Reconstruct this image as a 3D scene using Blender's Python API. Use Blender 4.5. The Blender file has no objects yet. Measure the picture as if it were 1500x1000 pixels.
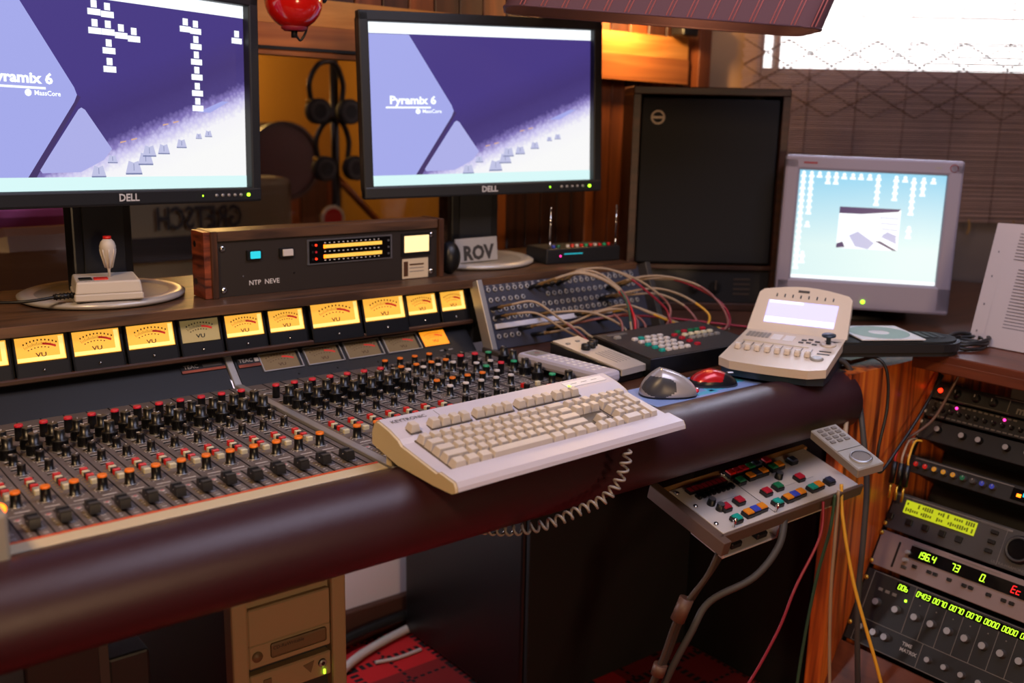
import bpy, bmesh, math, random
from mathutils import Matrix, Vector
random.seed(7)
PI = math.pi
R = math.radians
S = bpy.context.scene
COL = S.collection

# ------------------------------------------------------------------ materials
def lin(c):
    if isinstance(c, str):
        c = tuple(int(c[i:i+2], 16)/255 for i in (0, 2, 4))
    return tuple((x/12.92 if x <= .04045 else ((x+.055)/1.055)**2.4) for x in c) + (1,)

MATS = {}
def mat(name, col='808080', rough=.5, metal=0, emit=None, es=1, bump=0, bscale=200, coat=0, spec=.5, vary=0):
    m = bpy.data.materials.new(name); m.use_nodes = True
    nt = m.node_tree; b = nt.nodes['Principled BSDF']
    b.inputs['Base Color'].default_value = lin(col)
    b.inputs['Roughness'].default_value = rough
    b.inputs['Metallic'].default_value = metal
    b.inputs['Specular IOR Level'].default_value = spec
    if coat: b.inputs['Coat Weight'].default_value = coat; b.inputs['Coat Roughness'].default_value = .12
    if emit:
        b.inputs['Emission Color'].default_value = lin(emit); b.inputs['Emission Strength'].default_value = es
    if bump or vary:
        tc = nt.nodes.new('ShaderNodeTexCoord'); n = nt.nodes.new('ShaderNodeTexNoise')
        n.inputs['Scale'].default_value = bscale; n.inputs['Detail'].default_value = 3
        nt.links.new(tc.outputs['Object'], n.inputs['Vector'])
        if bump:
            bp = nt.nodes.new('ShaderNodeBump'); bp.inputs['Strength'].default_value = bump; bp.inputs['Distance'].default_value = .001
            nt.links.new(n.outputs['Fac'], bp.inputs['Height']); nt.links.new(bp.outputs['Normal'], b.inputs['Normal'])
        if vary:
            mr = nt.nodes.new('ShaderNodeMapRange'); mr.inputs['To Min'].default_value = 1-vary; mr.inputs['To Max'].default_value = 1+vary
            hs = nt.nodes.new('ShaderNodeHueSaturation'); hs.inputs['Color'].default_value = lin(col)
            nt.links.new(n.outputs['Fac'], mr.inputs['Value']); nt.links.new(mr.outputs['Result'], hs.inputs['Value'])
            nt.links.new(hs.outputs['Color'], b.inputs['Base Color'])
    MATS[name] = m
    return m

def wood(name, c1, c2, stretch=(3, 40, 40), rough=.45, detail=5, c3=None, coat=0, bump=.15):
    m = mat(name, c1, rough, coat=coat); nt = m.node_tree; b = nt.nodes['Principled BSDF']
    tc = nt.nodes.new('ShaderNodeTexCoord'); mp = nt.nodes.new('ShaderNodeMapping'); mp.inputs['Scale'].default_value = stretch
    n = nt.nodes.new('ShaderNodeTexNoise'); n.inputs['Scale'].default_value = 1; n.inputs['Detail'].default_value = detail; n.inputs['Distortion'].default_value = .6
    cr = nt.nodes.new('ShaderNodeValToRGB'); e = cr.color_ramp.elements
    e[0].position = .34; e[0].color = lin(c2); e[1].position = .66; e[1].color = lin(c1)
    if c3: x = e.new(.5); x.color = lin(c3)
    nt.links.new(tc.outputs['Object'], mp.inputs['Vector']); nt.links.new(mp.outputs['Vector'], n.inputs['Vector'])
    nt.links.new(n.outputs['Fac'], cr.inputs['Fac']); nt.links.new(cr.outputs['Color'], b.inputs['Base Color'])
    bp = nt.nodes.new('ShaderNodeBump'); bp.inputs['Strength'].default_value = bump; bp.inputs['Distance'].default_value = .002
    nt.links.new(n.outputs['Fac'], bp.inputs['Height']); nt.links.new(bp.outputs['Normal'], b.inputs['Normal'])
    return m

wood('walnut', '6a4a34', '3a281f', (5, 60, 60), .4)
wood('walnut_dark', '4a3024', '241611', (4, 50, 50), .4)
wood('walnut_v', '5e3a26', '2e1a12', (50, 50, 5), .4)
wood('zebra', 'e07a2c', '4c1e10', (48, 48, 1.6), .35, 3, 'b85420', coat=.2); wood('speaker_wood', '46281c', '28150f', (5, 50, 50), .45)
wood('rose', '9a4a2c', '3c1712', (12, 12, 70), .4)
wood('pine', 'd8964c', 'b87434', (4, 30, 30), .4, coat=.2)
wood('pinel', 'b9703a', '94522a', (2, 14, 40), .4, coat=.2)
wood('plank_a', '8a4a24', '5c2e18', (30, 30, 2.5), .45)
wood('plank_b', '4e2c1e', '301a14', (30, 30, 2.5), .45)
wood('plank_c', 'b0642c', '82451f', (30, 30, 2.5), .45)
wood('desk_brown', '5e3a28', '3e2519', (3, 30, 30), .35, coat=.2)
wood('red_board', '6e3a26', '4a2418', (30, 3, 30), .35)
wood('floor_wood', '4a2a1e', '2c1812', (3, 30, 3), .5)
mat('leather', '341c23', .36, bump=.35, bscale=900, spec=.5)
mat('patch_panel', '3c3d4c', .45, bump=.1, bscale=700); mat('strip_white', 'd8d8e6', .35); mat('ntp_panel', '2a2320', .45); mat('box_plate', 'c4bab0', .4, .1); mat('black', '0b0b0d', .4); mat('black_gloss', '08080a', .15); mat('black_matte', '131315', .7)
mat('soft_black', '191a1e', .5); mat('dark_panel', '15161c', .42, bump=.1, bscale=700)
mat('meter_black', '121318', .33); mat('mixer_face', '675e5c', .5, vary=.22, bscale=45)
mat('mixer_face_dark', '2f2b2e', .5); mat('groove', '151214', .7)
mat('cream', 'cdbfa0', .5); mat('ivory', 'd9cda8', .4); mat('white', 'e6e4e4', .5); mat('ink_white', 'dedada', .6)
mat('ink_grey', 'a8a4a2', .6); mat('ink_yellow', 'a89050', .6)
mat('orange_strip', 'd9521e', .4); mat('silver', '9d9da2', .3, .85); mat('chrome', 'd8d8d8', .12, 1); mat('joy_grey', 'c8c0b8', .45); mat('base_silver', 'bab6b4', .32, .25); mat('silver_soft', 'a7a6a9', .38, .5)
mat('cap_red', 'd8283c', .35); mat('cap_orange', 'f07a1c', .35); mat('cap_white', 'cfc8c4', .4); mat('cap_green', '1f9e6c', .35)
mat('btn_red', 'd02018', .35); mat('btn_white', 'd8cfae', .4); mat('btn_black', '1a1a1c', .4); mat('btn_grey', '9a948a', .4)
mat('knob_black', '0c0c0e', .32); mat('knob_top', '2c2728', .35, .3); mat('fader_grey', '1c1c1e', .4); mat('fader_top', '3c3b3a', .45)
mat('key_beige', 'c2b8ae', .42); mat('key_well_shade', '5c5246', .6); mat('key_case', 'c2bdc8', .42, bump=.08, bscale=900); mat('key_side', 'c8b898', .45)
mat('rack_black', '18181b', .45, vary=.1, bscale=60); mat('rack_grey', '3b3838', .45); mat('rack_silver', '8a7876', .4, .3); mat('rack_label', '6a6460', .6)
mat('lcd_yellow', '2a2a00', .3, emit='c8d020', es=.9); mat('lcd_dark', '3c4000', .4, emit='6a6a10', es=.5)
mat('seg_green', '0a1000', .3, emit='c4ff30', es=2.2); mat('seg_red', '100000', .3, emit='ff2020', es=2.2)
mat('led_red', '200000', .3, emit='ff2a10', es=4); mat('led_pink', '200010', .3, emit='ff3090', es=4); mat('led_green', '001000', .3, emit='a8ff28', es=4)
mat('led_orange', '200800', .3, emit='ff6a10', es=5); mat('cyan_lamp', '104050', .3, emit='30d8e8', es=1.0)
mat('dial_lit', 'c08020', .5, emit='ffb944', es=.9); mat('dial_glow', 'e0b060', .5, emit='ffdc80', es=1.05); mat('dial_orange', 'e08020', .5, emit='ff9a20', es=.95)
mat('dial_dim', 'b0a070', .5, emit='9a8c5c', es=.22); mat('dial_off', '7c6a48', .5); mat('dial_ink', '4a2a10', .6); mat('dial_red', 'b81e18', .5, emit='d02818', es=.35)
mat('glow_bar', 'e8c050', .5, emit='e8b048', es=.8); mat('glow_window', 'f0d8a0', .5, emit='ffe0a0', es=.95)
mat('paper', 'b4abb0', .7); mat('paper_ink', '6c6870', .8); mat('sticker', 'd4c2a4', .6)
mat('crt_case', '8c8494', .45); mat('crt_side_lit', 'c8a468', .45); mat('crt_logo', '8c2a3a', .5)
mat('grille', '101014', .85, bump=.5, bscale=1500); mat('badge', '5a4e46', .35, .6)
mat('red_gloss', 'c4140e', .16, coat=.6); mat('plastic_grey', '8e8a84', .4); mat('remote_body', 'b8b4c4', .4); mat('beige_ctl', 'cfc0ae', .42); mat('ctl_blue', '1c2c3c', .4)
mat('lcd_lilac', '8080c0', .3, emit='d2ccff', es=1.05); mat('lcd_white', 'e0e0ff', .3, emit='ffffff', es=1.2)
mat('mouse_silver', 'b4aeb0', .28, .35, coat=.4); mat('mouse_grey', '3c3c42', .35); mat('mouse_red', 'c01c24', .25, .2, coat=.5); mat('mouse_black', '1a1a20', .3)
mat('pad_blue', '8aa4dc', .35); mat('pad_cyan', '4cb8dc', .35)
mat('cable_beige', 'a08a72', .5); mat('cable_mauve', '8a5450', .5); mat('cable_red', 'c01424', .4); mat('cable_crimson', '8a1c30', .4); mat('cable_yellow', 'd8a030', .4); mat('cable_green', '2c4a34', .5)
mat('cable_grey', '3a3634', .6); mat('cable_dim', '3c2e28', .6); mat('coil_grey', '8c8682', .35); mat('cable_black', '121214', .45); mat('cable_brown', '5c4034', .5); mat('plug_sleeve', '7c6038', .5); mat('cable_white', 'c8c0c0', .5)
mat('pc_beige', '9c8668', .55); mat('pc_dark', '6c5840', .55); mat('pc_side', '2a2826', .6); mat('wall_white', 'd8ccd4', .7); mat('baseboard', '4a2c22', .5)
mat('wall_tan', 'a8825c', .8, vary=.1, bscale=8); mat('wall_grey', '6e625e', .8, vary=.15, bscale=6); mat('plaster_amber', 'b08030', .8, vary=.1, bscale=3)
mat('ceiling', '5c4436', .8); mat('dark_wall', '4a3428', .8)
mat('shade_cloth', '5a3a40', .8, bump=.2, bscale=300); mat('shade_line', 'c8787c', .7); mat('seat_leather', '5c4436', .3); mat('drum_red', '4a1c1c', .35); mat('drum_hoop', '3a2018', .4)
mat('case_tan', '8a7a5c', .6); mat('case_dark', '2c2420', .6); mat('cloth_pink', 'c468a8', .8); mat('orange_thing', 'c07020', .5); mat('brass', 'c8a040', .3, .8)
mat('btn_teal', '18988c', .35); mat('btn_dgreen', '1c6c48', .35); mat('btn_blue', '3848b8', .35); mat('btn_navy', '28304c', .35); mat('btn_amber', 'd88420', .35); mat('btn_crimson', 'a81c30', .35); mat('tray_brown', '5a463c', .5); mat('alu_panel', 'd4ccc8', .35, .25)
mat('box_tan', 'b08458', .6); mat('window_frame', '8c8078', .6); mat('disc_print', '7c9088', .3, .2)

# thin glass for the control-room window
m = bpy.data.materials.new('pane_glass'); m.use_nodes = True; nt = m.node_tree; nt.nodes.clear()
o_ = nt.nodes.new('ShaderNodeOutputMaterial'); mx = nt.nodes.new('ShaderNodeMixShader'); tr = nt.nodes.new('ShaderNodeBsdfTransparent'); gl = nt.nodes.new('ShaderNodeBsdfGlossy'); lw = nt.nodes.new('ShaderNodeFresnel')
lw.inputs['IOR'].default_value = 1.5; gl.inputs['Roughness'].default_value = .03; tr.inputs['Color'].default_value = (.93, .9, .86, 1)
nt.links.new(lw.outputs[0], mx.inputs[0]); nt.links.new(tr.outputs[0], mx.inputs[1]); nt.links.new(gl.outputs[0], mx.inputs[2]); nt.links.new(mx.outputs[0], o_.inputs[0]); MATS['pane_glass'] = m

# bamboo: diffuse + translucent
m = mat('bamboo', 'b89a96', .6, vary=.25, bscale=12); nt = m.node_tree; b = nt.nodes['Principled BSDF']; out = nt.nodes['Material Output']
tl = nt.nodes.new('ShaderNodeBsdfTranslucent'); tl.inputs['Color'].default_value = lin('a88468'); ms = nt.nodes.new('ShaderNodeMixShader'); ms.inputs[0].default_value = .35
nt.links.new(b.outputs[0], ms.inputs[1]); nt.links.new(tl.outputs[0], ms.inputs[2]); nt.links.new(ms.outputs[0], out.inputs[0])

# tartan carpet
m = mat('tartan', 'b01820', .95); nt = m.node_tree; b = nt.nodes['Principled BSDF']; N = nt.nodes.new; L = nt.links.new
tc = N('ShaderNodeTexCoord'); sp = N('ShaderNodeSeparateXYZ'); L(tc.outputs['Object'], sp.inputs[0])
def mth(op, a, b_=None, c=None):
    n = N('ShaderNodeMath'); n.operation = op
    for i, v in enumerate((a, b_, c)):
        if v is None: continue
        if isinstance(v, (int, float)): n.inputs[i].default_value = v
        else: L(v, n.inputs[i])
    return n.outputs[0]
def stripe(o, p, w, off=0): return mth('LESS_THAN', mth('FRACT', mth('ADD', mth('MULTIPLY', o, 1/p), off)), w)
lx = mth('MAXIMUM', stripe(sp.outputs[0], .2, .10), stripe(sp.outputs[0], .2, .04, .5))
ly = mth('MAXIMUM', stripe(sp.outputs[1], .2, .10), stripe(sp.outputs[1], .2, .04, .5))
dx = mth('LESS_THAN', mth('FRACT', mth('MULTIPLY', sp.outputs[1], 55)), .6); dy = mth('LESS_THAN', mth('FRACT', mth('MULTIPLY', sp.outputs[0], 55)), .6)
ln = mth('MAXIMUM', mth('MULTIPLY', lx, dx), mth('MULTIPLY', ly, dy))
bandf = mth('MAXIMUM', stripe(sp.outputs[0], .8, .34, .15), stripe(sp.outputs[1], .8, .3, .12))
mixa = N('ShaderNodeMix'); mixa.data_type = 'RGBA'; mixa.inputs[6].default_value = lin('c81c24'); mixa.inputs[7].default_value = lin('5c1418')
L(mth('MULTIPLY', bandf, .75), mixa.inputs[0])
mixb = N('ShaderNodeMix'); mixb.data_type = 'RGBA'; L(ln, mixb.inputs[0]); L(mixa.outputs[2], mixb.inputs[6]); mixb.inputs[7].default_value = lin('1c0c14'); L(mixb.outputs[2], b.inputs['Base Color'])

# computer desktop picture: dark violet above a bright diagonal band
def desktop_mat(name, w, h):
    m = bpy.data.materials.new(name); m.use_nodes = True; nt = m.node_tree; b = nt.nodes['Principled BSDF']; N = nt.nodes.new; L = nt.links.new
    b.inputs['Base Color'].default_value = (0, 0, 0, 1); b.inputs['Roughness'].default_value = .3
    tc = N('ShaderNodeTexCoord'); sp = N('ShaderNodeSeparateXYZ'); L(tc.outputs['Object'], sp.inputs[0])
    def mt(op, a, b_=None):
        n = N('ShaderNodeMath'); n.operation = op
        for i, v in enumerate((a, b_)):
            if v is None: continue
            if isinstance(v, (int, float)): n.inputs[i].default_value = v
            else: L(v, n.inputs[i])
        return n.outputs[0]
    u = mt('ADD', mt('DIVIDE', sp.outputs[0], w), .5); v = mt('ADD', mt('DIVIDE', sp.outputs[2], h), .5)
    d = mt('SUBTRACT', v, mt('ADD', mt('MULTIPLY', u, .62), -.07))      # above the band when positive
    vo = N('ShaderNodeTexVoronoi'); vo.inputs['Scale'].default_value = 150; L(tc.outputs['Object'], vo.inputs['Vector'])
    d2 = mt('ADD', d, mt('MULTIPLY', mt('SUBTRACT', vo.outputs['Distance'], .35), .035))
    cr = N('ShaderNodeValToRGB'); e = cr.color_ramp.elements
    mr = N('ShaderNodeMapRange'); mr.inputs['From Min'].default_value = -.25; mr.inputs['From Max'].default_value = .35; L(d2, mr.inputs['Value']); L(mr.outputs[0], cr.inputs['Fac'])
    e[0].position = 0; e[0].color = lin('ffffff'); e[1].position = 1; e[1].color = lin('4a3c86')
    for p, c in ((.22, 'fbfaff'), (.34, 'cfc8f4'), (.42, '8a7cc0'), (.5, '4e4182'), (.7, '463878')):
        x = e.new(p); x.color = lin(c)
    L(cr.outputs['Color'], b.inputs['Emission Color']); b.inputs['Emission Strength'].default_value = .95
    MATS[name] = m
desktop_mat('desktop', .518, .324)
mat('silver_ink', 'c8c8cc', .4, emit='c8c8cc', es=.0)
for n_, c_, s_ in (('scr_lav', 'a9aef0', .95), ('scr_lav2', 'b2b4ee', .95), ('scr_dark', '4a3a6c', .9), ('scr_white', 'f4faff', 1.25), ('scr_task', 'd4f4f4', 1.05), ('scr_red', 'd05070', .9), ('scr_knob', 'c6c8ea', .95), ('scr_shadow', '8088b4', .9), ('scr_peach', 'e8b898', .9)):
    mat(n_, '000000', .3, emit=c_, es=s_)
m = mat('scr_sky', '000000', .3); nt = m.node_tree; b = nt.nodes['Principled BSDF']
tc = nt.nodes.new('ShaderNodeTexCoord'); sp = nt.nodes.new('ShaderNodeSeparateXYZ'); cr = nt.nodes.new('ShaderNodeValToRGB'); mr = nt.nodes.new('ShaderNodeMapRange')
mr.inputs['From Min'].default_value = -.12; mr.inputs['From Max'].default_value = .13
nt.links.new(tc.outputs['Object'], sp.inputs[0]); nt.links.new(sp.outputs[2], mr.inputs['Value']); nt.links.new(mr.outputs[0], cr.inputs['Fac'])
cr.color_ramp.elements[0].color = lin('d8f0f0'); cr.color_ramp.elements[0].position = .3; cr.color_ramp.elements[1].color = lin('86cdec')
nt.links.new(cr.outputs['Color'], b.inputs['Emission Color']); b.inputs['Emission Strength'].default_value = 1.05

# ------------------------------------------------------------------ mesh builder
_tc = {}
def text_mesh(s, bold=0):
    k = (s, bold)
    if k not in _tc:
        cu = bpy.data.curves.new('t', 'FONT'); cu.body = s; cu.size = 1; cu.resolution_u = 2; cu.align_x = 'CENTER'; cu.align_y = 'CENTER'; cu.offset = bold
        ob = bpy.data.objects.new('t', cu); me = bpy.data.meshes.new_from_object(ob)
        _tc[k] = ([v.co.copy() for v in me.vertices], [tuple(p.vertices) for p in me.polygons])
        bpy.data.objects.remove(ob); bpy.data.meshes.remove(me); bpy.data.curves.remove(cu)
    return _tc[k]

SEG = {'0': 'abcdef', '1': 'bc', '2': 'abged', '3': 'abgcd', '4': 'fgbc', '5': 'afgcd', '6': 'afgedc', '7': 'abc', '8': 'abcdefg', '9': 'abcdfg', 'b': 'fgedc', 'E': 'afged', 'c': 'ged', ' ': ''}
class MB:
    def __init__(s): s.v = []; s.f = []; s.m = []; s.sm = []; s.names = []; s.T = Matrix.Identity(4)
    def mi(s, n):
        if n not in s.names: s.names.append(n)
        return s.names.index(n)
    def add(s, vs, fs, mt, smooth=False):
        o = len(s.v); s.v += [s.T @ Vector(v) for v in vs]
        ms = mt if isinstance(mt, list) else [mt]*len(fs); sms = smooth if isinstance(smooth, list) else [smooth]*len(fs)
        for f, a, b in zip(fs, ms, sms):
            s.f.append([i+o for i in f]); s.m.append(s.mi(a)); s.sm.append(b)
        return s
    def box(s, c, d, mt, bv=0, taper=None):
        x, y, z = d[0]/2, d[1]/2, d[2]/2
        if not bv:
            vs = [Vector((c[0]+i*x, c[1]+j*y, c[2]+k*z)) for k in (-1, 1) for j in (-1, 1) for i in (-1, 1)]
            if taper:
                for i in (4, 5, 6, 7): vs[i].x = c[0]+(vs[i].x-c[0])*taper[0]; vs[i].y = c[1]+(vs[i].y-c[1])*taper[1]
            return s.add(vs, [(0, 2, 3, 1), (4, 5, 7, 6), (0, 1, 5, 4), (2, 6, 7, 3), (0, 4, 6, 2), (1, 3, 7, 5)], mt)
        bm = bmesh.new(); bmesh.ops.create_cube(bm, size=1)
        for v in bm.verts:
            v.co = Vector((v.co.x*d[0], v.co.y*d[1], v.co.z*d[2]))
            if taper and v.co.z > 0: v.co.x *= taper[0]; v.co.y *= taper[1]
        bmesh.ops.bevel(bm, geom=bm.edges[:], offset=bv, segments=2 if bv > .0025 else 1, profile=.5, affect='EDGES')
        bm.verts.ensure_lookup_table()
        vs = [v.co+Vector(c) for v in bm.verts]; fs = [[v.index for v in f.verts] for f in bm.faces]; bm.free()
        return s.add(vs, fs, mt)
    def lathe(s, prof, mt, n=20, c=(0, 0, 0), axis='z', smooth=True, arc=2*PI):
        # prof [(r,h)...]; mt list per segment or one
        vs = []; fs = []; ms = []; k = len(prof); full = abs(arc-2*PI) < 1e-6; cnt = n if full else n+1
        for i in range(cnt):
            a = arc*i/n
            for r, h in prof:
                p = (r*math.cos(a), r*math.sin(a), h)
                if axis == 'y': p = (p[0], p[2], p[1])
                elif axis == '-y': p = (p[0], -p[2], p[1])
                elif axis == 'x': p = (p[2], p[0], p[1])
                vs.append((p[0]+c[0], p[1]+c[1], p[2]+c[2]))
        for i in range(n):
            j = (i+1) % cnt
            for q in range(k-1):
                if prof[q][0] < 1e-9 and prof[q+1][0] < 1e-9: continue
                fs.append((i*k+q, j*k+q, j*k+q+1, i*k+q+1)); ms.append(mt[q] if isinstance(mt, list) else mt)
        sm = [abs(prof[i % (k-1)][1]-prof[i % (k-1)+1][1]) > 1e-5 and smooth for i in range(len(fs))] if k > 1 else smooth
        return s.add(vs, fs, ms, sm)
    def cyl(s, c, r, h, mt, n=20, axis='z', r2=None, cap=None):
        r2 = r if r2 is None else r2
        return s.lathe([(0, 0), (r, 0), (r2, h), (0, h)], [mt, mt, cap or mt], n, c, axis)
    def sphere(s, c, r, mt, n=24, sc=(1, 1, 1), lo=-90, hi=90):
        k = 12; prof = [(math.cos(R(lo+(hi-lo)*i/k)), math.sin(R(lo+(hi-lo)*i/k))) for i in range(k+1)]; vs = []; fs = []
        for i in range(n):
            a = 2*PI*i/n
            for pr, ph in prof: vs.append((c[0]+r*sc[0]*pr*math.cos(a), c[1]+r*sc[1]*pr*math.sin(a), c[2]+r*sc[2]*ph))
        for i in range(n):
            j = (i+1) % n
            for q in range(k): fs.append((i*(k+1)+q, j*(k+1)+q, j*(k+1)+q+1, i*(k+1)+q+1))
        return s.add(vs, fs, mt, True)
    def poly(s, pts, mt): return s.add(pts, [tuple(range(len(pts)))], mt)
    def prism(s, pts, vec, mt, side=None, smooth=False):
        n = len(pts); V = Vector(vec); a = [Vector(p) for p in pts]; b = [p+V for p in a]
        return s.add(a+b, [tuple(range(n))[::-1], tuple(range(n, 2*n))]+[(i, (i+1) % n, (i+1) % n+n, i+n) for i in range(n)], [mt, mt]+[side or mt]*n, [False, False]+[smooth]*n)
    def ring(s, c, r0, r1, h, mt, n=24, axis='z'): return s.lathe([(r0, 0), (r1, 0), (r1, h), (r0, h), (r0, 0)], mt, n, c, axis)
    def tube(s, pts, r, mt, n=8, sub=6, mats=None, caps=True):
        P = [Vector(p) for p in pts]
        if sub > 1 and len(P) > 2:
            Q = []
            for i in range(len(P)-1):
                p0 = P[max(i-1, 0)]; p1 = P[i]; p2 = P[i+1]; p3 = P[min(i+2, len(P)-1)]
                for k in range(sub):
                    t = k/sub; Q.append(.5*((2*p1)+(-p0+p2)*t+(2*p0-5*p1+4*p2-p3)*t*t+(-p0+3*p1-3*p2+p3)*t**3))
            Q.append(P[-1]); P = Q
        N_ = len(P); rs = r if callable(r) else (lambda t: r)
        tan = [(P[min(i+1, N_-1)]-P[max(i-1, 0)]).normalized() for i in range(N_)]
        up = Vector((0, 0, 1)) if abs(tan[0].z) < .9 else Vector((1, 0, 0)); x = tan[0].cross(up).normalized(); vs = []
        for i in range(N_):
            x = (x-tan[i]*x.dot(tan[i])).normalized(); y = tan[i].cross(x); rr = rs(i/(N_-1))
            for k in range(n): a = 2*PI*k/n; vs.append(P[i]+x*math.cos(a)*rr+y*math.sin(a)*rr)
        fs = []; ms = []
        for i in range(N_-1):
            mm = mats(i/(N_-1)) if mats else mt
            for k in range(n): fs.append((i*n+k, i*n+(k+1) % n, (i+1)*n+(k+1) % n, (i+1)*n+k)); ms.append(mm)
        sm = [True]*len(fs)
        if caps: fs += [tuple(range(n))[::-1], tuple(range((N_-1)*n, N_*n))]; ms += [ms[0], ms[-1]]; sm += [False, False]
        return s.add(vs, fs, ms, sm)
    def text(s, t, size, c, mt, face='-y', bold=0, mirror=False, sx=1, rot=0):
        vs, fs = text_mesh(t, bold); q = Matrix.Rotation(rot, 3, 'Z'); out = []
        for v in vs:
            v = q @ Vector((v.x*sx*(-1 if mirror else 1), v.y, 0)); a, b = v.x*size, v.y*size
            out.append((c[0]+a, c[1], c[2]+b) if face == '-y' else (c[0]+a, c[1]+b, c[2]))
        return s.add(out, fs, mt)
    def seg(s, t, h, c, mt, pitch=.75, slant=.12, w=.12):
        """seven-segment text in the local xz plane, left aligned at c"""
        x0 = c[0]
        for ch in t:
            W = h*.5
            P = {'a': (0, 1, 1, 1), 'b': (1, 1, 1, .5), 'c': (1, .5, 1, 0), 'd': (0, 0, 1, 0), 'e': (0, 0, 0, .5), 'f': (0, .5, 0, 1), 'g': (0, .5, 1, .5)}
            for k in SEG.get(ch, ''):
                a, b_, e, f = P[k]; a *= W; e *= W; b_ *= h; f *= h; th = h*w/2
                a += b_*slant; e += f*slant
                if k in 'adg': q = [(a, b_-th), (e, f-th), (e, f+th), (a, b_+th)]
                else: q = [(a-th, b_), (a+th, b_), (e+th, f), (e-th, f)]
                s.poly([(x0+p[0], c[1], c[2]+p[1]) for p in q], mt)
            x0 += h*pitch
        return s
    def mesh(s, name):
        me = bpy.data.meshes.new(name); me.from_pydata([tuple(v) for v in s.v], [], s.f)
        for n in s.names: me.materials.append(MATS[n])
        me.polygons.foreach_set('material_index', s.m); me.polygons.foreach_set('use_smooth', s.sm); me.update()
        return me
    def build(s, name, parent=None, loc=(0, 0, 0), rot=(0, 0, 0)):
        o = bpy.data.objects.new(name, s.mesh(name)); COL.objects.link(o); o.location = loc; o.rotation_euler = rot
        if parent: o.parent = parent
        return o

def put(name, me, parent=None, loc=(0, 0, 0), rot=(0, 0, 0)):
    o = bpy.data.objects.new(name, me); COL.objects.link(o); o.location = loc; o.rotation_euler = rot
    if parent: o.parent = parent
    return o
def tag(o, label=None, cat=None, group=None, kind=None):
    if label: o['label'] = label
    if cat: o['category'] = cat
    if group: o['group'] = group
    if kind: o['kind'] = kind
    return o
def thing(name, label, cat, loc=(0, 0, 0), rz=0, group=None):
    o = bpy.data.objects.new(name, None); COL.objects.link(o); o.location = loc; o.rotation_euler = (0, 0, rz); o.empty_display_size = .05
    return tag(o, label, cat, group)
def struct(name, mb): return tag(mb.build(name), kind='structure')
def B(): return MB()

# ------------------------------------------------------------------ room shell
struct('floor', B().box((1.0, 1.4, -.05), (7, 8, .1), 'floor_wood'))
car = tag(B().box((.95, .6, .004), (2.6, 2.85, .008), 'tartan').build('carpet'), 'red tartan carpet with dark dashed lines on the floor under the desk', 'carpet')
struct('ceiling', B().prism([(-2.1, -2.1, 2.3), (4.3, -2.1, 2.3), (4.3, .62, 2.3), (2.40, 2.14, 2.3), (2.62, 4.7, 2.3), (-2.1, 4.7, 2.3)], (0, 0, .1), 'ceiling'))
# back wall with the control-room window opening  x -0.6..1.50, z .80..1.40
wb = B(); Y0, Y1 = 2.06, 2.18; ym = (Y0+Y1)/2
wb.box((.2, ym, .40), (4.3, Y1-Y0, .80), 'wall_white'); wb.box((-.125, 1.995, .36), (3.65, .13, .72), 'wall_white'); wb.box((.2, ym, 1.875), (4.3, Y1-Y0, .85), 'plank_b')
wb.box((-1.275, ym, 1.125), (1.35, Y1-Y0, .65), 'plank_b'); wb.box((1.925, ym, 1.125), (.85, Y1-Y0, .65), 'plank_b')
struct('wall_back', wb)
pl = B()
x = 1.46
cols = ['plank_c', 'plank_a', 'plank_c', 'plank_b', 'plank_b', 'plank_b', 'plank_b', 'plank_a', 'plank_c', 'plank_a']
wd = [.055, .045, .05, .06, .05, .055, .05, .05, .035, .05, .05, .05, .05, .05, .05, .05]
i = 0
while x < 2.24:
    w_ = wd[i % len(wd)]; c_ = ['plank_a', 'plank_c', 'plank_c', 'plank_b', 'plank_b', 'plank_b', 'plank_b', 'plank_b', 'plank_c', 'plank_a', 'plank_a', 'plank_b'][i % 12]
    pl.box((x+w_/2, Y0-.009, 1.06), (w_-.003, .018, .52), c_, .002); x += w_; i += 1
struct('trim_1', pl)
pu = B(); x = -.5; i = 0
while x < 2.24:
    pu.box((x+.035, Y0-.008, 1.56), (.066, .016, .28), ['plank_b', 'plank_a', 'plank_b', 'plank_b', 'plank_a'][i % 5], .002); x += .07; i += 1
struct('trim_2', pu)
bm_ = B()   # wooden beam above the control window
bm_.prism([(-.7, Y0-.05, 1.352), (2.22, Y0-.05, 1.305), (2.22, Y0-.05, 1.37), (-.7, Y0-.05, 1.41)], (0, .05, 0), 'pinel')
bm_.prism([(-.7, Y0-.046, 1.411), (2.22, Y0-.046, 1.371), (2.22, Y0-.046, 1.428), (-.7, Y0-.046, 1.462)], (0, .046, 0), 'pine')
bm_.prism([(-.7, Y0-.054, 1.345), (1.6, Y0-.054, 1.332), (1.6, Y0-.054, 1.338), (-.7, Y0-.054, 1.353)], (0, .054, 0), 'black_matte')
struct('trim_3', bm_)
struct('trim_4', B().box((2.265, 2.02, 1.16), (.05, .06, .80), 'plank_a', .003))
struct('baseboard_back', B().box((-.125, 1.92, .045), (3.65, .02, .09), 'baseboard', .003))
gw = thing_w = B().box((.45, Y0+.05, 1.10), (2.1, .006, .62), 'pane_glass')
struct('window_1', gw)
fr = B().box((.45, Y0+.03, .81), (2.1, .06, .02), 'walnut'); fr.box((1.47, Y0+.03, 1.09), (.03, .06, .58), 'walnut')
struct('trim_5', fr)
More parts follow.
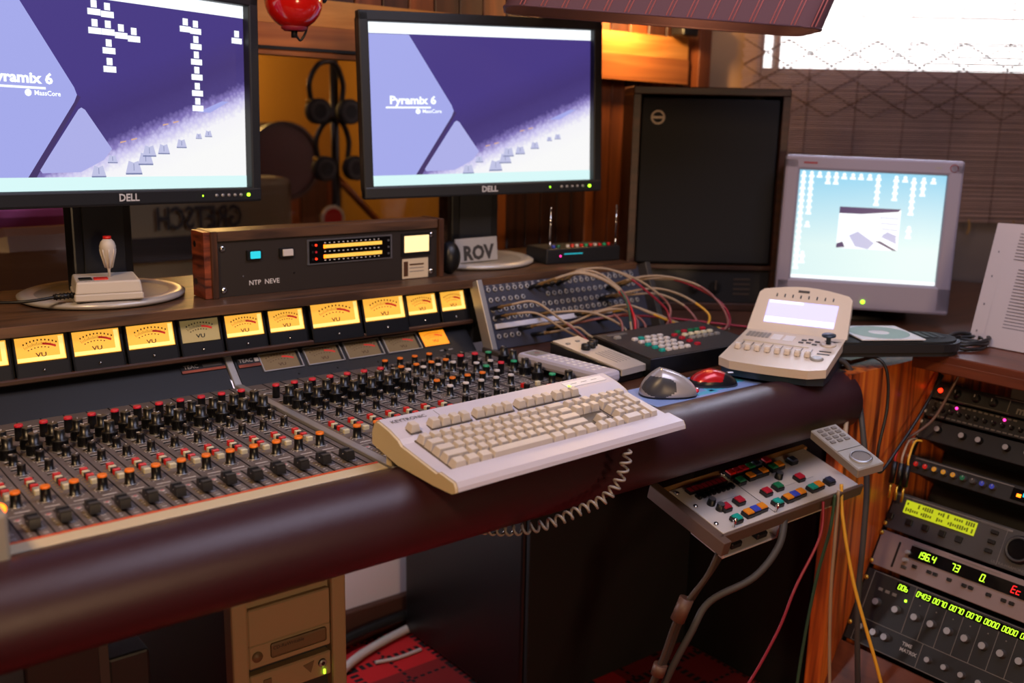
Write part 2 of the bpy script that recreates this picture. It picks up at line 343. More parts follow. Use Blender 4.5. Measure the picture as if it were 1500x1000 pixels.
# angled wall right of the corner: starts P0, runs along D
P0 = Vector((2.33, 2.06, 0)); D = Vector((.78, -.625, 0)).normalized(); NRM = Vector((D.y, -D.x, 0))   # into the room
ANG = math.atan2(D.y, D.x)
def wallM(): return Matrix.Translation(P0) @ Matrix.Rotation(ANG, 4, 'Z')       # local x along the wall, local -y into the room
wa = B(); wa.T = wallM(); t = .1
wa.box((-.2+.18, t/2, 1.2), (.36, t, 2.4), 'wall_tan'); wa.box((1.0, t/2, .67), (1.7, t, 1.34), 'wall_grey'); wa.box((1.0, t/2, 2.17), (1.7, t, .46), 'wall_tan')
wa.box((1.85+.3, t/2, 1.2), (.6, t, 2.4), 'wall_grey')
struct('wall_corner', wa)
wf = B(); wf.T = wallM()
for xx in (.175, .225, 1.0, 1.835): wf.box((xx, .05, 1.64), (.02 if xx != .225 else .012, .05, .6), 'window_frame', .003)
wf.box((1.0, .05, 1.352), (1.67, .06, .02), 'window_frame', .003)
wf.box((1.0, .075, 1.64), (1.65, .004, .56), 'pane_glass')
struct('window_2', wf)
struct('wall_right', B().box((4.2, 0, 1.2), (.1, 4.0, 2.4), 'dark_wall'))
struct('wall_front', B().box((1.0, -2.0, 1.2), (6.5, .1, 2.4), 'dark_wall'))
struct('wall_left', B().box((-2.0, .1, 1.2), (.1, 4.2, 2.4), 'dark_wall'))
# the room beyond the glass
rb = B().box((.4, 4.6, 1.2), (4.4, .1, 2.4), 'plaster_amber'); rb.box((.4, 4.52, .45), (4.2, .05, .9), 'plank_a')
for k in range(28): rb.box((-1.7+k*.15, 4.49, .45), (.135, .02, .9), ['plank_a', 'plank_b'][k % 2])
struct('wall_far', rb)
struct('wall_side', B().box((2.56, 3.4, 1.2), (.1, 2.44, 2.4), 'plaster_amber').box((-1.75, 3.4, 1.2), (.1, 2.5, 2.4), 'plaster_amber'))

# ------------------------------------------------------------------ studio desk
ZT = .742
desk = thing('studio_desk', 'long studio desk with padded dark maroon armrest and walnut shelf carrying the mixing consoles', 'desk', (0, 0, 0))
arm = B()
n = 28; r0 = .058; xa, xb = -.35, 1.665; yc, zc = 1.085, .700
prof = [(yc+r0*math.cos(R(a)), zc+r0*math.sin(R(a))) for a in [-90-12*k for k in range(0, 16)]]
prof = [(yc+.055, .742)] + [(yc+r0*math.cos(R(a)), zc+r0*math.sin(R(a))) for a in range(80, 281, 8)] + [(yc+.055, .642)]
xs = [xa+(xb-xa)*k/30 for k in range(31)] + [xb+.006, xb+.010]
vs = []; fs = []
for k, xx in enumerate(xs):
    sc = 1 if k <= 30 else (.93 if k == 31 else .8)
    for (py, pz) in prof: vs.append((xx, yc+(py-yc)*sc, zc+(pz-zc)*sc))
m_ = len(prof)
for k in range(len(xs)-1):
    for q in range(m_-1): fs.append((k*m_+q, k*m_+q+1, (k+1)*m_+q+1, (k+1)*m_+q))
sm = [True]*len(fs); fs += [tuple(range(m_)), tuple(range((len(xs)-1)*m_, len(xs)*m_))[::-1]]; sm += [False, False]
arm.add(vs, fs, 'leather', sm); arm.build('armrest', desk)
B().box((.65, 1.15, .672), (2.0, .10, .04), 'black_matte').build('underframe', desk)
B().box((.65, 1.124, .7255), (2.0, .02, .035), 'walnut_dark', .002).build('front_batten', desk)
st = B().box((.228, 1.1475, .7265), (.94, .025, .037), 'cream', .001); st.box((.228, 1.1625, .727), (.94, .005, .036), 'orange_strip'); st.build('trim_strip', desk)
tt = B().box((.65, 1.41, .700), (2.0, .55, .03), 'walnut_dark'); tt.box((1.445, 1.385, .7285), (.42, .48, .030), 'desk_brown', .002); tt.build('worktop', desk)
sh = B().box((.70, 1.835, .8765), (2.0, .34, .017), 'walnut', .001); sh.build('top_shelf', desk)
B().box((.45, 1.686, .7980), (1.56, .045, .009), 'walnut_dark', .002).build('meter_rail', desk)
B().box((.70, 1.76, .81), (2.0, .02, .13), 'walnut_dark').build('rear_board', desk)
for xx in (-.2,): B().box((xx, 1.5, .3445), (.04, .5, .670), 'walnut_dark', .003).build('side_panel', desk)

# lower panels behind the knobs, TEAC meters
def wedge(mb, xa, xb, mt):   # slanting lower back panel between the mixer face and the rail
    mb.prism([(xa, 1.640, ZT), (xa, 1.694, .794), (xa, 1.735, .794), (xa, 1.735, ZT)], (xb-xa, 0, 0), mt)
def on_wedge(): # local frame: x along, z up the panel, -y out
    a = math.atan2(.060, .058); return Matrix.Translation((0, 1.640, ZT)) @ Matrix.Rotation(-a, 4, 'X')

# ------------------------------------------------------------------ mixing consoles
def knob_mesh(name, r, h, cap, top=None, skirt=True):
    mb = B(); pr = []; ms = []
    if skirt: pr += [(0, 0), (r*1.28, 0), (r*1.22, h*.10), (r, h*.12)]; ms += ['knob_black', 'silver_soft', 'knob_black']
    else: pr += [(0, 0), (r, 0)]; ms += ['knob_black']
    pr += [(r*.96, h*.86), (r*.96, h*.9), (r*.90, h), (0, h)]; ms += ['knob_black', cap, cap, cap]
    mb.lathe(pr, ms, 18)
    if cap in ('knob_top',): mb.box((0, r*.45, h+.0003), (.0009, r*.8, .0008), 'ink_white')
    return mb.mesh(name)
def dual_mesh():
    mb = B(); mb.lathe([(0, 0), (.0116, 0), (.0116, .002), (.0104, .003), (.0102, .015), (.0112, .0162), (.0109, .0176), (.0074, .0182), (.0072, .0315), (.0066, .0326), (0, .0326)],
                       ['silver_soft', 'silver_soft', 'knob_black', 'knob_black', 'fader_grey', 'fader_grey', 'knob_black', 'knob_black', 'knob_top', 'knob_top'], 18)
    for k in range(18):
        a = 2*PI*k/18; mb.T = Matrix.Rotation(a, 4, 'Z'); mb.box((.0104, 0, .0092), (.0011, .0013, .011), 'knob_black')
    mb.T = Matrix.Identity(4); mb.box((0, .004, .0329), (.0009, .006, .0008), 'ink_white')
    return mb.mesh('dual_knob')
K = {'small': knob_mesh('rotary_knob', .0057, .0158, 'knob_top'), 'orange': knob_mesh('orange_knob', .0064, .0210, 'cap_orange'), 'red': knob_mesh('red_knob', .0064, .0235, 'cap_red', skirt=False),
     'white': knob_mesh('white_knob', .0058, .0200, 'cap_white'), 'green': knob_mesh('green_knob', .0065, .0210, 'cap_green'), 'oranges': knob_mesh('orange_knob', .0060, .0200, 'cap_orange'), 'dual': dual_mesh()}
def btn_mesh(c): return B().box((0, 0, .0042), (.0098, .0062, .0084), c, .0010).mesh('push_button')
BT = {c: btn_mesh(c) for c in ('btn_red', 'btn_white', 'btn_black', 'btn_grey')}
def fader_mesh(c1, c2):
    mb = B(); mb.box((0, 0, .003), (.003, .006, .006), 'black')
    mb.prism([(-.0062, -.0125, .004), (-.0062, -.0105, .0150), (-.0062, -.003, .0172), (-.0062, -.0008, .0105), (-.0062, .0008, .0105), (-.0062, .003, .0172), (-.0062, .0105, .0150), (-.0062, .0125, .004)], (.0124, 0, 0), c1)
    mb.box((0, -.0067, .0164), (.0124, .0070, .0006), 'fader_top' if c1 == 'fader_grey' else c1); mb.box((0, .0067, .0164), (.0124, .0070, .0006), 'fader_top' if c1 == 'fader_grey' else c1); mb.box((0, 0, .0108), (.0126, .0012, .0008), c2)
    return mb.mesh('fader_cap')
FD = {'d': fader_mesh('fader_grey', 'ink_white'), 'w': fader_mesh('ivory', 'btn_black')}
P = .03408; YF, YO, YB, YS1, YS2, YD1, YD2, YR = 1.202, 1.278, 1.3545, 1.393, 1.437, 1.465, 1.498, 1.548
def channel_print(mb, xc):
    z = ZT+.0004
    mb.box((xc+P/2, 1.402, ZT+.0002), (.0013, .476, .0014), 'groove')
    mb.box((xc, 1.208, z), (.0022, .072, .0008), 'black')
    for k in range(9):
        yy = 1.172+k*.0072
        mb.box((xc+.0085, yy, z), (.0062, .0010, .0004), 'ink_white' if k % 2 else 'ink_grey'); mb.box((xc-.0085, yy, z), (.0030, .0012, .0004), 'ink_white' if k % 3 else 'ink_yellow')
    mb.box((xc-.009, 1.233, z), (.008, .005, .0004), 'ink_grey'); mb.box((xc-.009, 1.233, z+.0002), (.004, .0016, .0004), 'cap_red'); mb.box((xc, 1.247, z), (P, .0014, .0004), 'ink_grey')
    mb.box((xc+.002, 1.258, z), (.018, .0014, .0004), 'ink_white')
    for yy, w_ in ((1.374, .017), (1.416, .019), (1.450, .019), (1.520, .017), (1.575, .02), (1.600, .02)):
        mb.box((xc+.001, yy, z), (w_, .0034, .0006), 'black'); mb.box((xc, yy+.0045, z), (w_*.8, .0010, .0004), 'ink_white'); mb.box((xc, yy-.0042, z), (w_*.7, .0010, .0004), 'ink_grey')
    for k in range(6):
        mb.box((xc+.0100, 1.303+k*.0095, z), (.005, .0011, .0004), 'ink_grey'); mb.box((xc-.0100, 1.300+k*.0095, z), (.004, .0011, .0004), 'ink_yellow')
    for (yy, rr) in ((YO, .0098), (YS1, .0090), (YS2, .0090)):
        for k in range(9):
            a = R(-140+35*k); mb.box((xc+math.sin(a)*rr, yy+math.cos(a)*rr, z), (.0014, .0014, .0004), 'ink_white')
def channel(root, xc, fader='d', has=lambda r: True):
    rot = lambda: (0, 0, random.uniform(-1.5, 1.5))
    if has('fader'): put('fader', FD[fader], root, (xc, YF+random.uniform(-.003, .003), ZT))
    if has('orange'): put('orange_knob', K['orange'], root, (xc, YO, ZT), rot())
    if has('btn'):
        for j, c in enumerate(['btn_red', 'btn_white', 'btn_black', 'btn_red', 'btn_grey', 'btn_white']):
            put('push_button', BT[c], root, (xc-.001, YB-j*.0091, ZT-(.002 if j not in (0, 3) else .0008)))
    if has('small'): put('rotary_knob', K['small'], root, (xc, YS1, ZT), rot()); put('rotary_knob', K['small'], root, (xc, YS2, ZT), rot())
    if has('dual'): put('dual_knob', K['dual'], root, (xc, YD1, ZT), rot()); put('dual_knob', K['dual'], root, (xc, YD2, ZT), rot())
    if has('red'): put('red_knob', K['red'], root, (xc, YR, ZT))

mxa = thing('mixing_console', 'left mixing console with every fader uncovered, left of the bright divider strip', 'mixing console', (0, 0, 0))
f = B().box((.30, 1.403, ZT-.006), (.796, .475, .012), 'mixer_face')
X0 = .2618
for k in range(-6, 13): channel_print(f, X0+P*k)
f.build('face_panel', mxa)
for k in range(-2, 13): channel(mxa, X0+P*k, has=(lambda r: r in ('small', 'dual', 'red')) if k < 0 else (lambda r: True))
wp = B(); wedge(wp, -.1, .697, 'dark_panel'); wp.build('back_panel', mxa)
bd = B(); bd.T = on_wedge(); bd.box((.658, -.001, .052), (.078, .002, .018), 'black'); bd.box((.658, -.0022, .0445), (.078, .001, .0050), 'rose'); bd.text('TEAC', .0105, (.637, -.0024, .0535), 'ink_grey', bold=.01); bd.box((.675, -.0022, .0535), (.034, .001, .008), 'rack_grey')
bd.build('name_badge', mxa)
di = B().box((.7065, 1.374, ZT+.002), (.013, .534, .007), 'silver_soft', .001); di.T = on_wedge() @ Matrix.Translation((.7065, 0, 0)); di.box((0, 0, .034), (.013, .006, .072), 'silver_soft', .001)
di.build('divider_strip', mxa)

mxb = thing('mixing_console', 'right mixing console with master knobs, mostly hidden by the keyboard', 'mixing console', (0, 0, 0))
f = B().box((.969, 1.403, ZT-.006), (.508, .475, .012), 'mixer_face')
XR = .7325; cx = [XR+P*k for k in range(0, 8)]+[.9815+.0332*k for k in range(0, 7)]
for c_ in cx: channel_print(f, c_)
for q_ in (1.119, 1.149): f.ring((q_, 1.405, ZT), .012, .0128, .0006, 'ink_grey', 24)
f.build('face_panel', mxb)
for k, c_ in enumerate(cx[:7]):
    vis = {'fader': k < 1, 'orange': k < 2}
    channel(mxb, c_, fader='w', has=lambda r: vis.get(r, True))
for y_, t_, x0_, n_ in ((1.549, 'oranges', .9815, 4), (1.525, 'white', .9815, 4), (1.483, 'small', .9715, 4), (1.451, 'small', .9715, 4), (1.431, 'oranges', .9800, 4), (1.389, 'white', .9790, 5), (1.335, 'small', .9720, 5), (1.317, 'small', .9740, 4), (1.575, 'small', .9815, 4), (1.605, 'oranges', .9815, 4)):
    for k in range(n_): put({'oranges': 'orange_knob', 'white': 'white_knob', 'small': 'rotary_knob'}[t_], K[t_], mxb, (x0_+.0332*k, y_, ZT))
for x_, y_, t_ in ((1.116, 1.55, 'red'), (1.148, 1.547, 'red'), (1.146, 1.462, 'red'), (1.183, 1.55, 'green'), (1.113, 1.464, 'green'), (1.179, 1.465, 'green'), (1.175, 1.349, 'green'), (1.114, 1.496, 'white'), (1.147, 1.496, 'white'),
                   (1.111, 1.429, 'white'), (1.137, 1.421, 'small'), (1.074, 1.300, 'small'), (1.105, 1.520, 'small'), (1.140, 1.520, 'small'), (1.116, 1.59, 'small'), (1.148, 1.59, 'small')):
    put({'red': 'red_knob', 'green': 'green_knob', 'white': 'white_knob', 'oranges': 'orange_knob', 'small': 'rotary_knob'}[t_], K[t_], mxb, (x_, y_, ZT))
for x_, y_ in ((1.202, 1.525), (1.199, 1.493), (1.176, 1.428), (1.172, 1.386), (1.183, 1.314)): put('dual_knob', K['dual'], mxb, (x_, y_, ZT))
for x_, y_, c_ in ((1.149, 1.358, 'btn_white'), (1.119, 1.362, 'btn_red'), (1.152, 1.330, 'btn_red')): put('push_button', BT[c_], mxb, (x_, y_, ZT))
wp = B(); wedge(wp, .716, 1.222, 'dark_panel'); wp.build('back_panel', mxb)
bd = B(); bd.T = on_wedge(); bd.box((.7415, -.001, .048), (.043, .002, .020), 'black'); bd.box((.7415, -.0022, .0405), (.043, .001, .0060), 'rose'); bd.text('TEAC', .0105, (.736, -.0024, .0510), 'ink_grey', bold=.01); bd.box((.7565, -.0022, .0510), (.008, .001, .008), 'ink_grey')
bd.build('name_badge', mxb)
def vu_marks(mb, w, h, zc, y, ink='dial_ink', scale=1):
    """scale of a VU meter in the local xz plane, centre zc"""
    rr = w*.38/math.sin(R(28)); z0 = zc+h*.16-rr*.955
    P_ = lambda a, r: (math.sin(R(a))*r, z0+math.cos(R(a))*r)
    for k in range(23):
        a = -28+56*k/22; L_ = h*(.16 if k % 3 == 0 else .10); x1, z1 = P_(a, rr); x2, z2 = P_(a, rr+L_); t_ = w*.0045
        mb.poly([(x1-t_, y, z1), (x1+t_, y, z1), (x2+t_, y, z2), (x2-t_, y, z2)], ink)
    pts = [(P_(4+24*k/8, rr)[0], y-.0001, P_(4+24*k/8, rr)[1]) for k in range(9)]+[(P_(28-24*k/8, rr+h*.11)[0], y-.0001, P_(28-24*k/8, rr+h*.11)[1]) for k in range(9)]
    mb.poly(pts, 'dial_red')
    for k in range(10):
        x1, z1 = P_(-26+52*k/9, rr+h*.26); mb.box((x1, y, z1), (w*.034, .0002, h*.085), ink)
        if k < 7: x1, z1 = P_(-24+40*k/6, rr-h*.11); mb.box((x1, y, z1), (w*.035, .0002, h*.05), ink)
    mb.text('VU', h*.30, (0, y, zc-h*.28), ink, bold=.02, sx=1.35)
# recessed dead meters on the right mixer's back panel
for xa_, xb_ in ((.763, .840), (.851, .925), (.935, 1.012), (1.022, 1.099)):
    cx_ = (xa_+xb_)/2; w_ = xb_-xa_; M = on_wedge() @ Matrix.Translation((cx_, 0, .042))
    q = B(); q.box((0, -.0015, .0185), (w_, .003, .002), 'silver_soft'); q.box((0, -.0015, -.0185), (w_, .003, .002), 'silver_soft'); q.box((-w_/2, -.0015, 0), (.002, .003, .038), 'silver_soft'); q.box((w_/2, -.0015, 0), (.002, .003, .038), 'silver_soft')
    q.box((0, -.0004, 0), (w_-.002, .0008, .036), 'black')
    o = q.build('vu_meter', mxb); o.matrix_local = M
    d_ = B(); d_.box((-.002, -.001, 0), (w_-.008, .0008, .034), 'dial_off'); vu_marks(d_, w_*.85, .028, 0, -.0016); d_.build('dial', o)
q = B(); q.box((0, -.0006, 0), (.064, .0012, .038), 'black'); o = q.build('vu_meter', mxb); o.matrix_local = on_wedge() @ Matrix.Translation((1.137, 0, .043))
d_ = B(); d_.box((0, -.0015, 0), (.058, .0008, .034), 'dial_orange'); vu_marks(d_, .05, .026, 0, -.0021); d_.build('dial', o)
for x_ in (.826, .905, .992, 1.078): B().cyl((0, 0, 0), .002, .002, 'black', 10, '-y').build('set_screw', mxb).matrix_local = on_wedge() @ Matrix.Translation((x_, 0, .010))
q = B(); q.box((-.01, 0, 0), (.008, .001, .002), 'ink_grey'); q.cyl((0, 0, 0), .0035, .004, 'black', 10, '-y'); q.box((.012, 0, 0), (.010, .001, .002), 'ink_grey'); q.build('selector', mxb).matrix_local = on_wedge() @ Matrix.Translation((1.150, -.001, .012))

# ------------------------------------------------------------------ meter bridge
mbr = thing('meter_bridge', 'black meter bridge of glowing yellow level meters under the walnut shelf', 'meter bridge', (0, 0, 0))
B().prism([(-.1, 1.678, .799), (-.1, 1.700, .868), (-.1, 1.745, .868), (-.1, 1.745, .799)], (1.335, 0, 0), 'meter_black').build('housing', mbr)
lean = math.atan2(.020, .068)
def meter(xa_, xb_, h, lit, front=0, zb=.800):
    w_ = xb_-xa_; cx_ = (xa_+xb_)/2
    M = Matrix.Translation((cx_, 1.672-front, zb)) @ Matrix.Rotation(-lean, 4, 'X')
    q = B(); wz = h*.36
    q.box((0, .003, h*.17), (w_-.002, .012, h*.36), 'meter_black', .0015)           # lower cover
    q.box((0, .003, h-.0025), (w_-.002, .012, .005), 'meter_black', .001)
    for s_ in (-1, 1): q.box((s_*(w_/2-.003), .003, h/2), (.004, .012, h), 'meter_black', .001)
    q.box((0, .006, h/2), (w_-.002, .006, h), 'black')
    o = q.build('vu_meter', mbr); o.matrix_local = M
    d_ = B(); hh = h*.62; zc_ = h*.345+hh/2-.001
    d_.box((0, .0015, zc_), (w_-.010, .003, hh-.004), {1: 'dial_lit', 0: 'dial_dim'}[lit])
    if lit: d_.box((.0, -.0001, zc_-hh/2+.006), (w_-.012, .0003, .006), 'dial_glow'); d_.box((w_/2-.010, -.0001, zc_), (.007, .0003, hh-.008), 'dial_glow')  # lighter strips paint the backlight's glow along bottom and right
    vu_marks(d_, (w_-.01)*.8, hh*.72, zc_-.001, -.0005, 'dial_ink' if lit else 'black')
    d_.build('dial', o)
    B().lathe([(0, 0), (.0022, 0), (.0022, .001), (0, .0012)], 'chrome', 10, (0, -.0045, h*.15), '-y').build('screw', o)
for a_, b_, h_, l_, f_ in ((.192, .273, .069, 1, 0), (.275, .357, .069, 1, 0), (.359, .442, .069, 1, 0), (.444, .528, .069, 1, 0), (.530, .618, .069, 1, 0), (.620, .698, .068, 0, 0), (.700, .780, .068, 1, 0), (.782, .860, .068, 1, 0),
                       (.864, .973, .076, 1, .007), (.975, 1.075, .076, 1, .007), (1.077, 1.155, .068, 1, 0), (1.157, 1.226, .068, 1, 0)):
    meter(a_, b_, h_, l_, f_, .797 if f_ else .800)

# ------------------------------------------------------------------ patch bay
pb = thing('patch_bay', 'blue-grey patch bay panel with rows of sockets at the right end of the desk', 'patch bay', (1.232, 1.612, .745))
pa = math.atan2(.055, .13); PM = Matrix.Rotation(-pa, 4, 'X'); LW = .470; LH = .142
q = B(); q.T = PM; q.box((LW/2+.004, .004, LH/2), (LW, .008, LH), 'patch_panel', .001)
for k in range(3): q.box((.016, -.0004, .03+k*.04), (.012, .0006, .002), 'ink_grey')
for k in range(25): q.box((.032+k*.0172, -.0002, .133), (.006, .0006, .0018), 'ink_grey')
q.build('panel', pb)
q = B(); q.T = PM; q.box((.002, -.004, LH/2), (.013, .03, LH+.006), 'silver_soft', .001); q.build('end_trim', pb)
q = B(); q.T = PM; q.box((LW+.012, -.006, LH/2-.004), (.016, .04, LH+.014), 'rack_grey', .001); q.build('end_trim', pb)
q = B(); q.T = PM; q.box((.145, -.003, .047), (.235, .006, .011), 'strip_white', .001); q.box((.31, -.003, .047), (.09, .006, .011), 'strip_white', .001); q.box((.375, -.003, .047), (.03, .006, .009), 'cable_yellow'); q.build('label_strip', pb)
B().box((.240, .077, .070), (LW, .03, .13), 'soft_black').build('rear_box', pb)
B().box((-.003, -.118, .000), (.014, .26, .014), 'rack_grey', .002).build('front_rail', pb)
sk = B().lathe([(.0022, .0006), (.0024, .0026), (.0052, .0028), (.0056, .0016), (.0058, 0)], ['black', 'silver_soft', 'ink_grey', 'rack_grey'], 12, (0, 0, 0), '-y'); sk.cyl((0, -.0002, 0), .0024, .0006, 'black', 10, '-y'); sk = sk.mesh('jack_socket')
cnt = 0
for rz_ in (.125, .103, .082, .064, .026, .011):
    for k in range(25):
        if cnt >= 98: break
        if rz_ in (.103, .064) and 5 < k < 9: continue
        if rz_ < .03 and k > 11: continue
        put('jack_socket', sk, pb, tuple(PM @ Vector((.032+k*.0172, -.0002, rz_))), (-pa, 0, 0)); cnt += 1

# ------------------------------------------------------------------ patch cables
def pcable(pts, body, label, accent=None, a0=.45, a1=.8, r=.0026, mid=None):
    o = B().tube(pts, r, body, 8, 8, mats=(lambda t: accent if accent and a0 < t < a1 else ('plug_sleeve' if t < .14 else body))).build('patch_cable')
    tag(o, label, 'cable', 'patch cords plugged into the patch bay')
    d = (Vector(pts[1])-Vector(pts[0])).normalized(); p0 = Vector(pts[0])
    pg = B().tube([p0-d*.004, p0+d*.012, p0+d*.030], .0046, 'black', 8, 1); pg.tube([p0+d*.012, p0+d*.034], .0042, 'plug_sleeve', 8, 1); pg.build('plug', o)
    return o
def sock(x, z):  # a socket in world coordinates
    return Vector((1.232+x, 1.612, .745)) + PM @ Vector((0, -.001, z))
Vv = Vector
def arc(x, z, tgt, hgt=.03, out=.05, sag=0, m2=None):
    s0 = sock(x, z); t_ = Vv(tgt); pts = [s0, s0+Vv((.004, -out*.55, hgt*.35)), s0.lerp(t_, .3)+Vv((0, -out*.55, hgt))]
    if m2: pts += [Vv(m2)]
    pts += [t_]
    return pts
pcable([sock(.030, .085), (1.268, 1.585, .842), (1.310, 1.565, .846), (1.350, 1.53, .812), (1.385, 1.50, .778), (1.405, 1.485, .752), (1.440, 1.49, .749), (1.490, 1.48, .749)], 'cable_beige', 'uppermost beige patch cord at the left edge of the panel, crossing down to the tabletop', 'cable_mauve', .45, 1)
pcable([sock(.034, .066), (1.275, 1.585, .822), (1.315, 1.562, .822), (1.360, 1.53, .790), (1.395, 1.50, .768), (1.440, 1.48, .757), (1.485, 1.49, .765), (1.500, 1.505, .792), (1.490, 1.52, .81)], 'cable_beige', 'second beige patch cord down at the left edge of the panel, looping to the middle', 'cable_mauve', .5, 1)
pcable([sock(.09, .036), (1.340, 1.57, .796), (1.375, 1.54, .80), (1.385, 1.51, .78), (1.392, 1.47, .762), (1.405, 1.44, .75)], 'cable_beige', 'short beige patch cord with a bright red end just behind the white remote control', 'cable_red', .62, 1)
pcable([sock(.12, .020), (1.372, 1.565, .778), (1.405, 1.54, .787), (1.412, 1.51, .775), (1.425, 1.47, .757), (1.465, 1.43, .752)], 'cable_beige', 'beige patch cord with a red tail lying behind the small black and silver box', 'cable_red', .7, 1)
pcable([sock(.14, .120), (1.395, 1.60, .882), (1.440, 1.575, .893), (1.490, 1.545, .875), (1.520, 1.52, .842), (1.532, 1.50, .80), (1.515, 1.48, .764), (1.490, 1.465, .749)], 'cable_beige', 'patch cord with a long bright red loop in front of the panel centre', 'cable_red', .5, 1, r=.0029)
pcable([sock(.16, .120), (1.415, 1.60, .886), (1.460, 1.575, .892), (1.505, 1.54, .868), (1.517, 1.51, .835), (1.512, 1.49, .79), (1.500, 1.47, .758)], 'cable_beige', 'dark green tipped patch cord inside the red loop', 'cable_green', .55, .8)
pcable([sock(.18, .120), (1.435, 1.60, .888), (1.480, 1.575, .893), (1.522, 1.54, .86), (1.535, 1.515, .82), (1.525, 1.49, .77), (1.508, 1.47, .752)], 'cable_beige', 'mauve patch cord hanging just right of the green tipped one', 'cable_mauve', .5, 1)
pcable([sock(.20, .122), (1.455, 1.605, .892), (1.510, 1.58, .897), (1.560, 1.56, .88), (1.600, 1.53, .845), (1.635, 1.51, .81), (1.640, 1.50, .79), (1.630, 1.48, .77)], 'cable_beige', 'long patch cord turning crimson halfway, passing over the top right of the panel', 'cable_crimson', .45, 1)
pcable([sock(.22, .122), (1.475, 1.605, .890), (1.530, 1.58, .893), (1.590, 1.555, .87), (1.630, 1.53, .84), (1.655, 1.515, .81), (1.640, 1.50, .785), (1.600, 1.48, .765), (1.580, 1.46, .75)], 'cable_beige', 'mauve patch cord following just under the long crimson one', 'cable_mauve', .5, 1)
pcable([sock(.245, .050), (1.500, 1.58, .805), (1.555, 1.55, .818), (1.600, 1.52, .80), (1.660, 1.50, .775), (1.730, 1.47, .762), (1.760, 1.43, .762)], 'cable_beige', 'beige patch cord with a yellow tail running to the right over the black keypad', 'cable_yellow', .5, .9)
pcable([sock(.262, .048), (1.515, 1.58, .80), (1.570, 1.55, .812), (1.620, 1.52, .795), (1.680, 1.49, .77), (1.740, 1.45, .762)], 'cable_beige', 'plain beige patch cord alongside the yellow tailed one', 'cable_beige')
pcable([sock(.135, .062), (1.385, 1.58, .815), (1.440, 1.55, .815), (1.480, 1.52, .80), (1.510, 1.50, .775), (1.480, 1.47, .755), (1.440, 1.47, .749)], 'cable_beige', 'beige patch cord emerging above the bright label strip and curling under the red loop', 'cable_beige')
pcable([sock(.165, .026), (1.415, 1.57, .79), (1.470, 1.545, .812), (1.520, 1.53, .815), (1.548, 1.51, .795), (1.530, 1.49, .765), (1.480, 1.48, .752), (1.420, 1.50, .752)], 'cable_beige', 'beige patch cord from below the bright label strip making a round loop', 'cable_mauve', .55, 1)
pcable([sock(.185, .026), (1.435, 1.57, .788), (1.500, 1.54, .80), (1.555, 1.53, .80), (1.575, 1.51, .78), (1.550, 1.49, .757), (1.500, 1.48, .750)], 'cable_mauve', 'mauve patch cord making the lowest round loop', 'cable_mauve')
pcable([sock(.36, .100), (1.615, 1.60, .862), (1.680, 1.57, .868), (1.745, 1.52, .85), (1.775, 1.48, .815), (1.765, 1.44, .78), (1.730, 1.42, .765)], 'cable_beige', 'patch cord with the widest mauve loop at the far right end', 'cable_mauve', .5, 1)
pcable([sock(.38, .100), (1.635, 1.60, .858), (1.700, 1.56, .862), (1.760, 1.51, .835), (1.790, 1.47, .80), (1.755, 1.43, .768), (1.690, 1.45, .762)], 'cable_beige', 'patch cord with a crimson loop at the far right, beside the widest mauve one', 'cable_crimson', .35, 1)
pcable([sock(.33, .078), (1.585, 1.58, .838), (1.650, 1.55, .845), (1.710, 1.52, .825), (1.745, 1.48, .79), (1.720, 1.46, .768)], 'cable_beige', 'beige patch cord with a yellow bend inside the far right loops', 'cable_yellow', .65, .95)
pcable([sock(.345, .078), (1.600, 1.58, .832), (1.655, 1.55, .832), (1.700, 1.52, .81), (1.715, 1.49, .78), (1.700, 1.47, .765)], 'cable_beige', 'smallest mauve ended patch cord inside the far right loops', 'cable_mauve', .6, 1)
pcable([sock(.31, .030), (1.565, 1.57, .79), (1.640, 1.53, .785), (1.720, 1.48, .775), (1.800, 1.42, .765), (1.850, 1.38, .763)], 'cable_crimson', 'crimson patch cord running along the tabletop to the right behind the keypad', 'cable_crimson', .15, 1)

